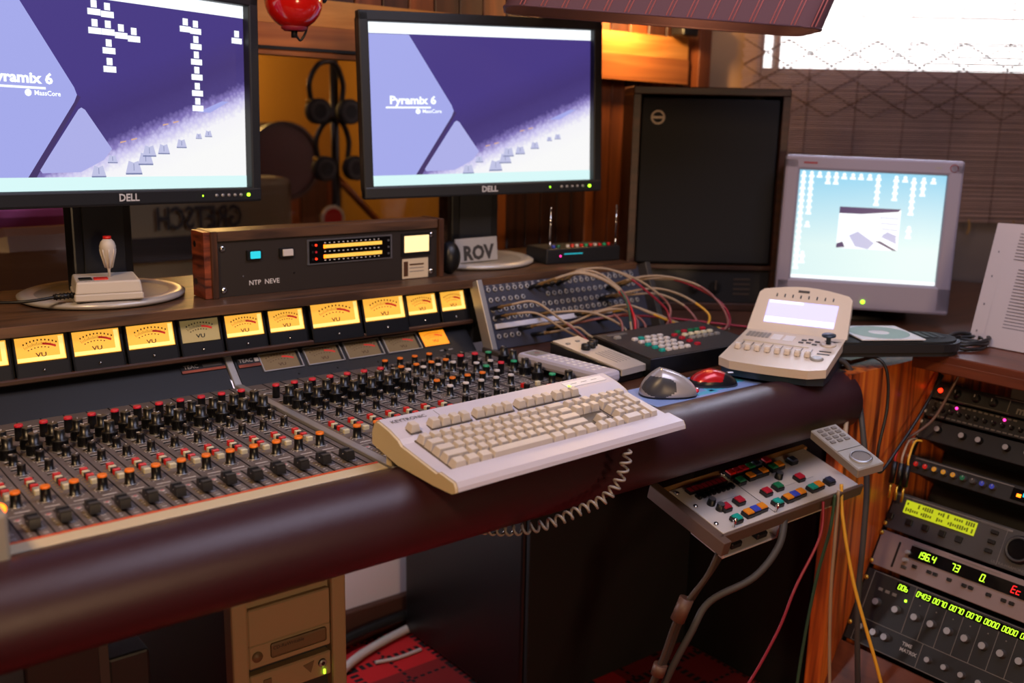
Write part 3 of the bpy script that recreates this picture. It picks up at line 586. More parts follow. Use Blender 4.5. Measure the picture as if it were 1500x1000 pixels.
# ------------------------------------------------------------------ flat monitors
def poly2(mb, pts, w, h, y, mt): mb.poly([((u-.5)*w, y, (v-.5)*h) for u, v in pts], mt)
def screen_art(w, h, icons, knobs):
    q = B(); q.box((0, .001, 0), (w, .002, h), 'desktop')
    y = -.0004
    poly2(q, [(0, .065), (0, .932), (.175, .932), (.352, .50), (.36, .465), (.35, .43), (.19, .065)], w, h, y, 'scr_lav')
    poly2(q, [(.19, .065), (.35, .43), (.36, .465), (.372, .455), (.216, .065)], w, h, y*1.5, 'scr_dark')
    poly2(q, [(.235, .085), (.228, .10), (.362, .395), (.372, .405), (.384, .395), (.47, .205), (.44, .15), (.36, .09)], w, h, y*1.5, 'scr_lav2')
    poly2(q, [(0, .935), (0, 1), (1, 1), (1, .935)], w, h, y*2, 'scr_white'); poly2(q, [(0, 0), (0, .065), (1, .065), (1, 0)], w, h, y*2, 'scr_task')
    q.text('Pyramix 6', .022, ((.185-.5)*w, y*3, (.53-.5)*h), 'scr_white', bold=.04, sx=1.15); q.box(((.165-.5)*w, y*3, (.487-.5)*h), (w*.19, .0003, .0035), 'scr_white')
    q.text('MassCore', .0105, ((.265-.5)*w, y*3, (.463-.5)*h), 'scr_white', bold=.02); q.lathe([(0, 0), (.0055, 0)], 'scr_white', 12, ((.205-.5)*w, y*3, (.463-.5)*h), '-y')
    for u, v, s_ in ((.545, .12, 1.2), (.59, .165, 1.1), (.605, .205, 1), (.66, .215, .9), (.73, .245, .8), (.42, .10, 1), (.47, .16, .7), (.84, .30, .6), (.80, .285, .5)):
        poly2(q, [(u-.025*s_, v-.03*s_), (u-.015*s_, v+.022*s_), (u, v+.014*s_), (u+.015*s_, v+.022*s_), (u+.025*s_, v-.03*s_)], w, h, y*2, 'scr_knob')
        poly2(q, [(u-.025*s_, v-.03*s_), (u+.025*s_, v-.03*s_), (u+.025*s_, v-.037*s_), (u-.025*s_, v-.037*s_)], w, h, y*2.5, 'scr_shadow'); poly2(q, [(u-.001, v-.02*s_), (u+.001, v-.02*s_), (u+.001, v+.01*s_), (u-.001, v+.01*s_)], w, h, y*2.5, 'scr_shadow')
    poly2(q, [(.80, .41), (.90, .475), (.93, .475), (.85, .41)], w, h, y*2, 'scr_lav')
    for u, v in ((.50, .235), (.54, .25), (.66, .33), (.70, .345)): poly2(q, [(u, v), (u+.02, v+.008), (u+.022, v+.014), (u, v+.008)], w, h, y*2, 'scr_peach')
    if icons:
        for cu, cv in icons:
            poly2(q, [(cu-.010, cv), (cu-.010, cv+.035), (cu+.010, cv+.035), (cu+.010, cv)], w, h, y*3, 'scr_white')
            poly2(q, [(cu-.022, cv-.035), (cu-.022, cv-.005), (cu+.022, cv-.005), (cu+.022, cv-.035)], w, h, y*3, 'scr_white')
    return q
icons1 = [(.43, .89), (.475, .885), (.43, .80), (.475, .80), (.52, .79), (.565, .78), (.475, .71), (.475, .62), (.76, .86), (.80, .855), (.80, .775), (.80, .695), (.80, .615), (.80, .53), (.80, .45), (.97, .83)]
def flat_monitor(label, base, ctr, yaw, pitch, roll, icons):
    root = thing('flat_monitor', label, 'monitor', base, R(yaw)); inv = Matrix.Translation(base) @ Matrix.Rotation(R(yaw), 4, 'Z'); inv = inv.inverted()
    HM = inv @ (Matrix.Translation(ctr) @ Matrix.Rotation(R(yaw), 4, 'Z') @ Matrix.Rotation(R(pitch), 4, 'X') @ Matrix.Rotation(R(roll), 4, 'Y'))
    w, h = .518, .324; bz = .021; bt = .026
    q = B()
    q.box((0, -.003, h/2+bz/2), (w+2*bz, .022, bz), 'soft_black', .003); q.box((0, -.003, -h/2-bt/2), (w+2*bz, .024, bt), 'soft_black', .004)
    for s_ in (-1, 1): q.box((s_*(w/2+bz/2), -.003, -.002), (bz, .022, h+bz+bt-.004), 'soft_black', .003)
    q.text('DELL', .017, (0, -.0158, -h/2-bt/2), 'silver_ink', bold=.03)
    q.build('bezel', root).matrix_local = HM
    screen_art(w, h, icons, 0).build('screen', root).matrix_local = HM @ Matrix.Translation((0, .004, 0))
    q = B().box((0, .022, 0), (w+.03, .03, h+.03), 'black_matte', .008); q.box((0, .045, 0), (w*.6, .03, h*.6), 'black_matte', .01); q.build('back_cover', root).matrix_local = HM
    for k in range(6):
        lit = k == 5; q = B().lathe([(.0032, 0), (.0032, .002), (0, .0026)], 'led_green' if lit else 'silver_soft', 10, ((.176+k*.0135+(.004 if lit else 0)), -.015, -h/2-bt/2), '-y'); q.build('power_button' if lit else 'menu_button', root).matrix_local = HM
    q = B().box((.147, -.0152, -h/2-bt/2), (.002, .001, .003), 'led_green'); q.build('status_light', root).matrix_local = HM
    tz = ctr[2]-base[2]
    q = B().box((0, .0, tz/2+.01), (.115, .026, tz-.01), 'black', .004); q.box((0, -.0145, tz/2+.01), (.078, .004, tz-.02), 'soft_black', .001)
    for s_ in (-1, 1): q.prism([(s_*.02-.045, -.02, tz-.155), (s_*.02+.045, -.02, tz-.155), (s_*.02+.03, -.02, tz-.175), (s_*.02-.03, -.02, tz-.175)], (0, .03, 0), 'black')
    q.build('stand_neck', root)
    q = B().lathe([(0, .0), (.130, 0), (.139, .004), (.140, .009), (.132, .013), (.118, .0125), (.112, .010), (0, .010)], ['base_silver']*5+['base_silver', 'plastic_grey'], 56); q.T = Matrix.Identity(4); q.build('stand_base', root)
    return root
flat_monitor('widescreen monitor with rows of desktop icons, leftmost, on the walnut shelf', (.552, 1.855, .885), (.572, 1.762, 1.242), 14.5, -.8, 1.6, icons1)
flat_monitor('widescreen monitor with a clean desktop, on the walnut shelf left of the big loudspeaker', (1.375, 1.868, .885), (1.345, 1.785, 1.232), -12.1, -1.7, -1.0, None)

# ------------------------------------------------------------------ level display unit (NTP NEVE)
un = thing('level_display', 'walnut cased audio level display with NTP NEVE lettering and a lit button', 'audio unit', (.696, 1.725, .885))
W_, H_, DP = .500, .120, .055
q = B(); q.box((.012+0, DP/2+.006, H_/2), (.012, DP+.012, H_), 'walnut_v', .001); q.build('side_board', un)
q = B(); q.box((W_-.004, DP/2+.006, H_/2), (.012, DP+.012, H_), 'walnut_v', .001); q.build('side_board', un)
q = B(); q.box((0.0, DP/2+.004, H_/2), (.012, DP, H_-.002), 'rose'); 
for zz in (.095, .028): q.cyl((-.0062, .045, zz), .006, .002, 'black', 10, 'x')
q.build('outer_cheek', un)
B().box((W_/2+.004, DP/2+.006, H_-.010), (W_-.030, DP+.004, .018), 'walnut', .001).build('top_board', un)
fp = B().box((W_/2+.004, .012, .0505), (W_-.028, .006, .100), 'ntp_panel'); fp.text('NTP  NEVE', .0125, (.108, .0086, .022), 'white', bold=.005)
for xx in (.067, .168): fp.cyl((xx, .0089, .036 if xx < .1 else .034), .0016, .001, 'chrome', 8, '-y')
fp.build('front_panel', un)
for xx in (.030, W_-.024):
    for zz in (.088, .013):
        q = B().lathe([(.0062, 0), (.0062, .0015), (.003, .003), (0, .0032)], 'chrome', 14, (xx, .009, zz), '-y'); q.box((xx, .0056, zz), (.007, .0008, .001), 'black'); q.build('rack_screw', un)
q = B().box((.088, .0075, .073), (.028, .008, .018), 'black', .001); q.box((.090, .003, .0735), (.019, .004, .013), 'cyan_lamp', .001); q.build('lit_button', un)
q = B().box((.152, .0075, .073), (.028, .008, .018), 'black', .001); q.box((.154, .003, .0735), (.021, .004, .013), 'cap_white', .001); q.build('grey_button', un)
q = B(); q.box((.288, .0080, .070), (.186, .003, .0475), 'silver'); q.box((.288, .0072, .070), (.178, .003, .042), 'black_gloss')
for zz in (.0795, .0605):
    q.box((.293, .0055, zz), (.128, .001, .0068), 'glow_bar'); q.box((.231, .0052, zz), (.004, .0012, .0068), 'led_orange')
for k in range(13):
    for zz in (.0865, .070, .0535): q.box((.232+k*.0098, .0055, zz), (.003, .0006, .0016), 'ink_white')
for k, zz in enumerate((.083, .070, .057)): q.cyl((.206, .0058, zz), .0022, .001, 'chrome', 8, '-y'); q.cyl((.213, .0058, zz), .0022, .001, 'led_red' if k != 1 else 'cap_red', 8, '-y'); q.cyl((.372, .0058, zz), .0022, .001, 'silver', 8, '-y')
q.build('bar_display', un)
q = B().box((.438, .0078, .071), (.070, .004, .046), 'black', .001); q.box((.4385, .0055, .072), (.058, .002, .033), 'glow_window'); q.build('meter_window', un)
q = B().box((.437, .0085, .022), (.062, .001, .040), 'sticker'); q.box((.414, .0078, .022), (.010, .001, .030), 'dial_ink')
for k in range(3): q.box((.440, .0078, .030-k*.007), (.034, .001, .003 if k == 0 else .0012), 'dial_ink' if k == 0 else 'paper_ink')
q.build('sticker', un)

# ------------------------------------------------------------------ joystick on the left monitor base
jy = thing('joystick', 'grey box joystick with red topped ribbed stick on the base of the left monitor', 'joystick', (.535, 1.776, .8985), R(-12))
q = B(); q.box((0, 0, .008), (.108, .105, .012), 'joy_grey', .002); q.box((0, 0, .024), (.106, .103, .021), 'joy_grey', .003, (.94, .94)); q.build('body', jy)
B().box((-.034, -.020, .0355), (.020, .022, .002), 'black').build('fire_button', jy); B().box((-.010, -.022, .0355), (.022, .020, .002), 'btn_red').build('fire_button', jy)
q = B(); q.T = Matrix.Translation((.006, .0, .034)); q.lathe([(0, 0), (.0022, 0), (.0022, .012), (.006, .020), (.0125, .045), (.0135, .052), (.011, .060), (.0065, .065), (0, .065)], 'joy_grey', 16)
for k in range(8): q.T = Matrix.Translation((.006, 0, .034)) @ Matrix.Rotation(k*PI/4, 4, 'Z'); q.tube([(.0055, 0, .016), (.0115, 0, .040), (.0125, 0, .048)], .0014, 'joy_grey', 6, 1)
q.build('stick', jy)
B().cyl((.006, 0, .099), .0068, .0045, 'btn_red', 14).build('stick_cap', jy)
q = B().tube([(-.052, -.035, .012), (-.085, -.045, .012)], .0045, 'black', 8, 1)
for k in range(5): q.cyl((-.058-k*.006, -.0365-k*.0018, .012), .0058, .002, 'black', 10, 'x')
q.tube([(-.08, -.044, .012), (-.13, -.050, .008), (-.19, -.03, .006), (-.26, -.03, .006)], .0026, 'cable_black', 8, 5); q.build('lead', jy)

# ROV card leaning on the right monitor's neck, rounded dark ear
cd = B(); cd.box((0, 0, .020), (.118, .002, .052), 'base_silver'); cd.text('ROV', .042, (.004, -.0013, .012), 'rack_grey', bold=.05, sx=1.0)
o = tag(cd.build('lettered_card', loc=(1.338, 1.800, .9035), rot=(R(-6), 0, R(3))), 'silver card with dark letters ROV on the base of the right monitor', 'card')
o = tag(B().sphere((0, 0, 0), .030, 'black', 20, (.8, .8, 1.15)).build('foam_windshield', loc=(1.232, 1.755, .9195)), 'black foam ball beside the right end of the walnut cased unit', 'foam ball')

# ------------------------------------------------------------------ receiver with two aerials
rc = thing('wireless_receiver', 'black box with two chrome aerials and small coloured buttons on the shelf end', 'receiver', (1.600, 1.775, .885), R(-8))
q = B().box((0.0, .0, .0175), (.205, .09, .035), 'soft_black', .003); q.box((-.03, -.0455, .022), (.05, .0008, .0015), 'cyan_lamp'); q.build('case', rc)
for x_ in (-.088, .094):
    q = B().cyl((x_, -.035, .033), .0032, .018, 'chrome', 10); q.cyl((x_, -.035, .05), .0022, .075, 'chrome', 10); q.sphere((x_, -.035, .126), .003, 'chrome', 10); q.build('aerial', rc)
for k, c_ in enumerate(['btn_blue', 'btn_dgreen', None, 'cap_white', 'btn_red', 'cap_white', 'btn_red', 'cap_green', 'btn_red', 'cap_white', 'btn_red', 'cap_green', 'btn_red']):
    if c_: B().cyl((-.075+k*.0128, -.030, .034), .0042, .007, c_, 10).build('channel_button', rc)
B().cyl((-.065, -.0445, .018), .002, .001, 'led_pink', 8, '-y').build('status_light', rc)

# ------------------------------------------------------------------ corner desk, loudspeaker, crt
cd = thing('corner_desk', 'brown wooden corner desk under the loudspeaker and the grey monitor', 'desk', (0, 0, 0))
q = B().prism([(1.735, 1.107, .735), (1.735, 2.02, .735), (2.30, 2.02, .735), (2.90, 1.55, .735), (3.0, 1.107, .735)], (0, 0, .025), 'desk_brown'); q.build('desk_top', cd)
B().box((1.715, 1.30, .3715), (.02, .34, .723), 'black_matte', .002).build('modesty_panel', cd); bk = B().box((1.9, 1.80, .3715), (.04, .04, .723), 'walnut_dark'); bk.build('leg', cd)

sp_ = thing('loudspeaker', 'large walnut loudspeaker with black grille and round badge in the corner', 'speaker', (1.880, 1.622, .760), R(-38))
w_, h_, d_ = .366, .525, .20
q = B(); q.box((0, d_/2, h_-.009), (w_, d_, .018), 'speaker_wood', .002); q.box((0, d_/2, .009), (w_, d_, .018), 'speaker_wood', .002)
for s_ in (-1, 1): q.box((s_*(w_/2-.009), d_/2, h_/2), (.018, d_, h_-.036), 'speaker_wood', .001)
q.box((0, d_-.01, h_/2), (w_-.03, .02, h_-.03), 'speaker_wood'); q.box((0, .012, .105), (w_-.036, .016, .010), 'speaker_wood'); q.build('cabinet', sp_)
q = B().box((0, .014, .307), (w_-.045, .014, .385), 'grille', .004); q.build('grille', sp_)
q = B().ring((-.124, .006, .455), .012, .0165, .002, 'badge', 24, '-y'); q.box((-.124, .005, .455), (.024, .002, .006), 'badge'); q.build('badge', sp_)
q = B().box((0, .018, .058), (w_-.036, .010, .080), 'rack_black', .001)
for k in range(4): q.box((.10, .0122, .076-k*.012), (.04, .001, .004), 'badge')
q.box((-.10, .0122, .074), (.085, .001, .007), 'badge'); q.build('control_panel', sp_)
for x_ in (-.015, .035):
    q = B().cyl((x_, .013, .058), .013, .008, 'black', 18, '-y'); q.box((x_, .002, .062), (.004, .004, .022), 'badge'); q.build('level_knob', sp_)

cr_ = thing('crt_monitor', 'grey computer monitor with a pale blue icon covered screen in the right corner', 'monitor', (2.085, 1.321, .760), R(-49.6))
HM = Matrix.Translation((0, 0, .964-.760)) @ Matrix.Rotation(R(-3.2), 4, 'X') @ Matrix.Rotation(R(.8), 4, 'Y')
w_, h_ = .384, .345; sw, sh_ = .317, .246; sx_, sz_ = .0, .016
q = B()
lt = (w_-sw)/2; tp = h_/2-(sh_/2+sz_); bt_ = h_/2-(sh_/2-sz_)
q.box((0, .006, h_/2-tp/2), (w_, .04, tp), 'crt_case', .006); q.box((0, .006, -h_/2+bt_/2), (w_, .04, bt_), 'crt_case', .006)
for s_ in (-1, 1): q.box((s_*(w_/2-lt/2), .006, 0), (lt, .04, h_-.01), 'crt_case', .006)
q.lathe([(.0075, 0), (.009, .001), (.009, .0015), (.0075, .0025)], 'crt_logo', 16, (w_/2-.022, -.0125, h_/2-.017), '-y')
q.box((-w_/2+.055, -.0145, h_/2-.017), (.03, .0006, .004), 'crt_logo'); q.box((w_/2-.055, -.0145, h_/2-.017), (.012, .0006, .003), 'plastic_grey')
q.build('bezel', cr_).matrix_local = HM
q = B().box((0, .004, 0), (sw+.002, .004, sh_+.002), 'black'); q.box((0, .0, 0), (sw, .004, sh_), 'scr_sky'); y = -.0024
poly2(q, [(0, 0), (1, 0), (1, .03), (0, .03)], sw, sh_, y, 'scr_white')
def pawn(u, v): 
    q.lathe([(0, 0), (.0042, 0)], 'scr_white', 8, ((u-.5)*sw, y, (v-.5)*sh_+.004), '-y'); poly2(q, [(u-.021, v-.025), (u+.021, v-.025), (u+.016, v), (u-.016, v)], sw, sh_, y, 'scr_white')
for u, n_, v0 in ((.03, 16, .96), (.085, 7, .96), (.14, 1, .96), (.20, 2, .96), (.255, 2, .96), (.31, 1, .955), (.37, 1, .955), (.425, 1, .955), (.485, 1, .955), (.545, 5, .955), (.665, 4, .95), (.725, 1, .95), (.785, 6, .94), (.85, 3, .945), (.915, 1, .945), (.085, 1, .50), (.785, 2, .50), (.07, 2, .22)):
    for k in range(n_): pawn(u, v0-k*.057)
poly2(q, [(.30, .30), (.72, .30), (.72, .68), (.30, .68)], sw, sh_, y, 'scr_white')
poly2(q, [(.30, .62), (.45, .62), (.70, .655), (.72, .68), (.30, .68)], sw, sh_, y*1.1, 'scr_dark')
poly2(q, [(.38, .42), (.44, .46), (.56, .36), (.52, .30), (.43, .32)], sw, sh_, y*1.1, 'scr_knob'); poly2(q, [(.30, .34), (.34, .36), (.36, .31), (.30, .30)], sw, sh_, y*1.1, 'scr_dark')
poly2(q, [(.56, .38), (.60, .38), (.72, .30), (.69, .30)], sw, sh_, y*1.1, 'scr_dark'); poly2(q, [(.60, .42), (.64, .47), (.70, .44), (.71, .36)], sw, sh_, y*1.1, 'scr_knob')
for k in range(4): poly2(q, [(.58+k*.01, .60-k*.05), (.71, .60-k*.055), (.71, .59-k*.055), (.58+k*.01, .59-k*.05)], sw, sh_, y*1.1, 'scr_knob')
q.build('screen', cr_).matrix_local = HM @ Matrix.Translation((sx_, -.001, sz_))
q = B().box((0, .15, -.02), (.31, .24, .28), 'crt_side_lit', .02); q.box((0, .045, 0), (.372, .05, .335), 'crt_side_lit', .01); q.build('tube_housing', cr_).matrix_local = HM  # housing coloured golden, lamplight put into the colour
q = B().lathe([(.13, 0), (.13, .012), (.06, .02), (.06, .03), (0, .03)], 'soft_black', 24, (0, .15, 0)); q.build('stand_base', cr_)
B().lathe([(.0045, 0), (.0045, .002), (0, .003)], 'led_green', 12, (.005, -.0145, -h_/2+.020), '-y').build('power_light', cr_).matrix_local = HM

# ------------------------------------------------------------------ bamboo blind
bl = thing('bamboo_blind', 'brown bamboo slat blind with zigzag cords over the bright corner window', 'window blind', tuple(P0), ANG)
q = B(); rn = random.Random(3); z = .935; xL, xR = .110, 1.78; tilt = 0
while z < 2.0:
    sag = rn.uniform(-.0015, .0015); th = rn.uniform(.0032, .0046)
    q.tube([(xL+rn.uniform(-.004, .004), -.045, z), ((xL+xR)/2, -.045+rn.uniform(-.002, .002), z+sag), (xR, -.045, z+rn.uniform(-.001, .001))], th/2, 'bamboo', 5, 1, caps=False)
    z += .0062
q.build('slats', bl)
q = B()
for k in range(12): q.tube([(.16+k*.14, -.049, .925), (.16+k*.14, -.049, 2.0)], .0009, 'cable_brown', 5, 1)
q.build('ladder_cords', bl)
q = B()
for r_ in range(0, 3):
    pts = []; zz = 1.26+r_*.07
    for k in range(14): pts.append((.11+k*.125, -.0505, zz+(.035 if k % 2 else -.035)))
    q.tube(pts, .0018, 'cable_brown', 5, 1)
    pts = [(p[0], p[1]-.001, 2*zz-p[2]+0) for p in pts]; q.tube(pts, .0014, 'cable_brown', 5, 1)
q.build('zigzag_cords', bl)
for x_ in (.80, .93): B().tube([(x_, -.052, .94), (x_+.003, -.055, .915), (x_-.002, -.052, .895)], .003, 'plug_sleeve', 6, 3).build('pull_cord', bl)

# ------------------------------------------------------------------ equipment rack
RT = Vector((1.958, 1.049, .698)); RM = Matrix(((0, .89, .456, RT.x), (-1, 0, 0, RT.y), (0, -.456, .89, RT.z), (0, 0, 0, 1)))
rkc = thing('rack_cabinet', 'orange zebra-grain wooden rack cabinet holding the effects units', 'rack cabinet', (0, 0, 0))
q = B().prism([(1.642, 1.049, .009), (1.652, 1.049, .755), (2.30, 1.049, .755), (2.30, 1.049, .009)], (0, .036, 0), 'zebra'); q.build('side_panel', rkc)
q = B().prism([(1.70, 1.0855, .009), (1.70, 1.0855, .755), (2.30, 1.0855, .755), (2.30, 1.0855, .009)], (0, .02, 0), 'zebra'); q.build('side_panel', rkc)
q = B().box((2.09, .70, .7665), (.46, .70, .022), 'red_board', .002); q.box((1.868, .70, .753), (.018, .70, .022), 'red_board', .002); q.build('top_board', rkc)
q = B(); q.T = RM; q.box((.222, .004, -.660), (.444, .012, .200), 'red_board', .001); q.build('base_board', rkc)
q = B(); q.T = RM; q.box((-.0065, .010, -.29), (.018, .016, .62), 'black'); q.box((.235, .14, -.29), (.46, .01, .62), 'black'); q.build('mounting_rail', rkc)
for zz in (-.025, -.045, -.065, -.088, -.115, -.135, -.165): 
    q = B().lathe([(.0045, 0), (.0045, .002), (.002, .003), (0, .003)], 'silver_soft', 10, (-.004, .001, zz), '-y'); o = q.build('rack_screw', rkc); o.matrix_local = RM @ Matrix.Translation((.006, 0, 0))

def rack_unit(label, z0, z1, matn, cat='rack unit', x0=.004, name='effects_unit'):
    root = thing(name, label, cat); root.matrix_world = RM; root.matrix_local = RM
    h = z1-z0; q = B().box((.224+x0, -.001, -(z0+z1)/2), (.444, .006, h-.0015), matn, .001); q.box((.224, .06, -(z0+z1)/2), (.40, .11, h-.006), 'rack_black')
    return root, q
def rk_screw(root, x_, z_):
    B().lathe([(.0048, 0), (.0048, .0016), (.002, .003), (0, .003)], 'brass', 12, (x_, -.004, -z_), '-y').build('rack_screw', root)
def rknob(root, x_, z_, r_=.006, c='black', cap=None, n='knob'):
    q = B().lathe([(r_*1.15, 0), (r_, .003), (r_*.85, .011), (0, .011)], [c, c, cap or c], 14, (x_, -.004, -z_), '-y'); q.box((x_, -.0155, -z_+r_*.4), (.0008, .001, r_*.7), 'ink_grey'); q.build(n, root)
def lamp(root, x_, z_, c, r_=.0028): B().sphere((x_, -.005, -z_), r_, c, 10).build('indicator_light', root)
# A
u, q = rack_unit('black rack unit with a round orange-red lamp at its left, topmost in the rack', .0, .036, 'rack_black')
q.box((.17, -.0045, -.004), (.08, .001, .0015), 'rack_label'); q.box((.16, -.0045, -.016), (.001, .001, .026), 'rack_label'); q.text('m', .022, (.185, -.0046, -.022), 'rack_label', bold=.03); q.box((.09, -.0045, -.032), (.15, .001, .001), 'rack_label')
q.build('front_panel', u); lamp(u, .020, .018, 'led_red', .0048)
for x_ in (.055, .095, .130): rknob(u, x_, .018, .008)
# B
u, q = rack_unit('black rack unit with two small pink lamps and rows of tiny knobs, second from top', .038, .076, 'rack_black')
for k in range(22):
    if k not in (4, 15): q.box((.02+k*.0115, -.0045, -.0425), (.007, .001, .003), 'rack_label')
    q.box((.02+k*.0115, -.0045, -.0705), (.008, .001, .0025), 'rack_label')
q.build('front_panel', u); lamp(u, .0645, .046, 'led_pink'); lamp(u, .1615, .046, 'led_pink')
for k in range(14): rknob(u, .022+k*.0175, .058, .0042)
# C
u, q = rack_unit('black rack unit with a few silver tipped knobs, third from top', .080, .124, 'rack_black')
q.build('front_panel', u)
for x_ in (.045, .096, .13, .184, .225): rknob(u, x_, .098, .0065, 'black', 'silver_soft')
q = B().box((.06, -.004, -.142), (.10, .002, .001), 'rack_label'); 
# D
u, q = rack_unit('slim black rack unit with red, yellow, green and blue knobs', .160, .196, 'rack_black')
q.box((.12, -.0045, -.165), (.2, .001, .002), 'rack_label'); q.box((.245, -.0048, -.178), (.05, .002, .022), 'black_gloss'); q.box((.234, -.0062, -.179), (.008, .001, .006), 'led_orange'); q.box((.246, -.0062, -.176), (.010, .001, .007), 'cyan_lamp'); q.build('front_panel', u)
for k, c_ in enumerate(['btn_red', 'btn_red', 'cable_yellow', 'cable_yellow', 'cable_yellow', 'btn_dgreen', 'cable_grey', 'btn_blue', 'btn_blue']): rknob(u, .0293+k*.0195, .178, .0058, 'rack_grey', c_, 'colour_knob')
# E
u, q = rack_unit('grey rack unit with a yellow-green text display and large wheel', .240, .318, 'rack_grey')
q.box((.12, -.0045, -.246), (.23, .001, .002), 'rack_label'); q.box((.215, -.0045, -.246), (.06, .001, .004), 'rack_label'); q.box((.014, -.0045, -.256), (.014, .001, .018), 'rack_black'); q.box((.236, -.0045, -.28), (.001, .001, .07), 'rack_label'); q.text('ULTRA-HARMONIZER', .0075, (.262, -.0046, -.3105), 'rack_label')
q.text('MODEL H3000', .006, (.205, -.0046, -.2465), 'rack_label'); q.build('front_panel', u)
q = B().box((.107, -.0052, -.265), (.146, .003, .026), 'lcd_yellow'); rr = random.Random(5)
for r_ in range(2):
    for k in range(30):
        if rr.random() < .72: q.box((.039+k*.0047, -.0069, -.2585-r_*.012), (.0032, .0004, .0082 if rr.random() < .6 else .005), 'lcd_dark')
q.build('text_display', u)
for x_ in (.0533, .0878, .1232, .1568): B().box((x_, -.006, -.293), (.013, .006, .012), 'black', .001, (1, 1)).build('soft_key', u)
B().box((.012, -.006, -.293), (.012, .006, .012), 'black', .001).build('power_switch', u)
for zz in (.2585, .277, .295): B().box((.2155, -.006, -zz), (.014, .006, .007), 'black', .001).build('menu_key', u)
B().lathe([(.026, 0), (.026, .006), (.0235, .012), (.021, .0125), (.019, .0115), (0, .0115)], ['black', 'black', 'rack_grey', 'rack_black', 'black_gloss'], 32, (.268, -.004, -.275), '-y').build('data_wheel', u)
for zz in (.247, .310): rk_screw(u, .006, zz)
# F
u, q = rack_unit('silver rack unit reading 196.4 and 73 in green digits', .323, .397, 'rack_silver')
q.box((.050, -.0045, -.362), (.004, .001, .052), 'black'); q.box((.095, -.0045, -.332), (.035, .001, .003), 'rack_label'); q.box((.2, -.0045, -.329), (.1, .001, .001), 'rack_label'); q.build('front_panel', u)
q = B().box((.198, -.005, -.3465), (.245, .003, .024), 'black_gloss'); yq = -.0068
q.seg('196', .0125, (.0905, yq, -.3525), 'seg_green'); q.seg('4', .0125, (.1215, yq, -.3525), 'seg_green'); q.box((.1185, yq, -.3525), (.0014, .0003, .0014), 'seg_green'); q.seg('73', .0125, (.1605, yq, -.3525), 'seg_green'); q.seg('0', .0125, (.2185, yq, -.3525), 'seg_green'); q.box((.2275, yq, -.3525), (.0014, .0003, .0014), 'seg_green'); q.seg('Ec', .0125, (.277, yq, -.3525), 'seg_red')
q.build('number_display', u)
for x_ in (.094, .1244, .137, .1656, .1952, .208, .2423, .2702, .285): B().box((x_, -.006, -.3715), (.0095, .005, .0065), 'black', .001).build('function_key', u)
rknob(u, .0735, .350, .0045, 'silver_soft'); rknob(u, .0735, .366, .0045, 'silver_soft'); B().box((.0735, -.005, -.380), (.012, .003, .006), 'rack_grey', .001).build('power_switch', u)
for zz in (.330, .390): rk_screw(u, .006, zz)
# TM
u, q = rack_unit('tall black rack unit lettered TIME MATRIX with green readouts', .404, .553, 'rack_black')
for (xa_, za_, xb_, zb_) in ((.022, .407, .44, .407), (.022, .550, .44, .550), (.022, .407, .022, .550), (.113, .407, .113, .500), (.022, .502, .16, .502), (.16, .502, .44, .502), (.160, .502, .160, .550)):
    q.box(((xa_+xb_)/2, -.0045, -(za_+zb_)/2), (max(abs(xb_-xa_), .0012), .001, max(abs(zb_-za_), .0012)), 'rack_label')
for k in range(1, 9): q.box((.113+k*.0335, -.0045, -.4575), (.001, .001, .088), 'rack_label')
q.text('TIME', .0095, (.132, -.0046, -.517), 'ink_grey', bold=.02); q.text('MATRIX', .0095, (.138, -.0046, -.5285), 'ink_grey', bold=.02)
for x_ in (.045, .06, .075): q.box((x_, -.0045, -.437), (.009, .001, .006), 'rack_label')
q.build('front_panel', u); q = B(); q.box((.268, -.0046, -.4185), (.305, .001, .015), 'black_gloss'); q.box((.086, -.0046, -.4185), (.026, .001, .015), 'black_gloss')
q.seg('00b', .0095, (.0775, -.0056, -.4235), 'seg_green')
for k, t_ in enumerate(['0403', '0070', '0070', '0070', '0000', '0000', '0000', '0000']): q.seg(t_, .0095, (.1165+k*.0335, -.0056, -.4235), 'seg_green')
q.build('number_display', u)
for k in range(9): rknob(u, .130+k*.0335, .462, .0075, 'rack_grey', 'silver_soft'); lamp(u, .130+k*.0335, .438, 'rack_label', .0015)
for x_, zz in ((.048, .463), (.090, .463), (.035, .520), (.064, .520), (.088, .520)): rknob(u, x_, zz, .0075, 'rack_grey', 'silver_soft')
for k in range(8): rknob(u, .18+k*.033, .526, .006, 'rack_grey', 'silver_soft')
lamp(u, .1005, .440, 'led_green', .0025)
for zz in (.425, .520): rk_screw(u, .008, zz)

# paper on the rack top
pp = B(); pp.add([(0, 0, 0), (0, -.20, 0), (.085, -.19, .245), (.077, .006, .240)], [(0, 1, 2, 3)], 'paper'); pp.add([(.003, 0, 0), (.003, -.20, 0), (.088, -.19, .245), (.080, .006, .240)], [(3, 2, 1, 0)], 'paper')
for k in range(34):
    f_ = .06+k*.026; rr = random.Random(k); 
    if k in (23, 24): continue
    x_ = .08*f_-.0012; z_ = .242*f_
    a = -.045 if k > 24 else -.06; b = a-rr.uniform(.06, .13)
    pp.add([(x_, a, z_), (x_, b, z_), (x_+.0006, b, z_+.0018), (x_+.0006, a, z_+.0018)], [(0, 1, 2, 3)], 'paper_ink')
for f_ in (.1, .32, .55, .75): pp.add([(.08*f_-.0012, -.010, .242*f_), (.08*f_-.0012, -.013, .242*f_), (.08*f_-.0002, -.013, .242*f_+.004), (.08*f_-.0002, -.010, .242*f_+.004)], [(0, 1, 2, 3)], 'paper_ink')
o = tag(pp.build('paper_sheets', loc=(2.012, 1.018, .7785)), 'printed white sheets propped upright on the right side cabinet', 'paper')
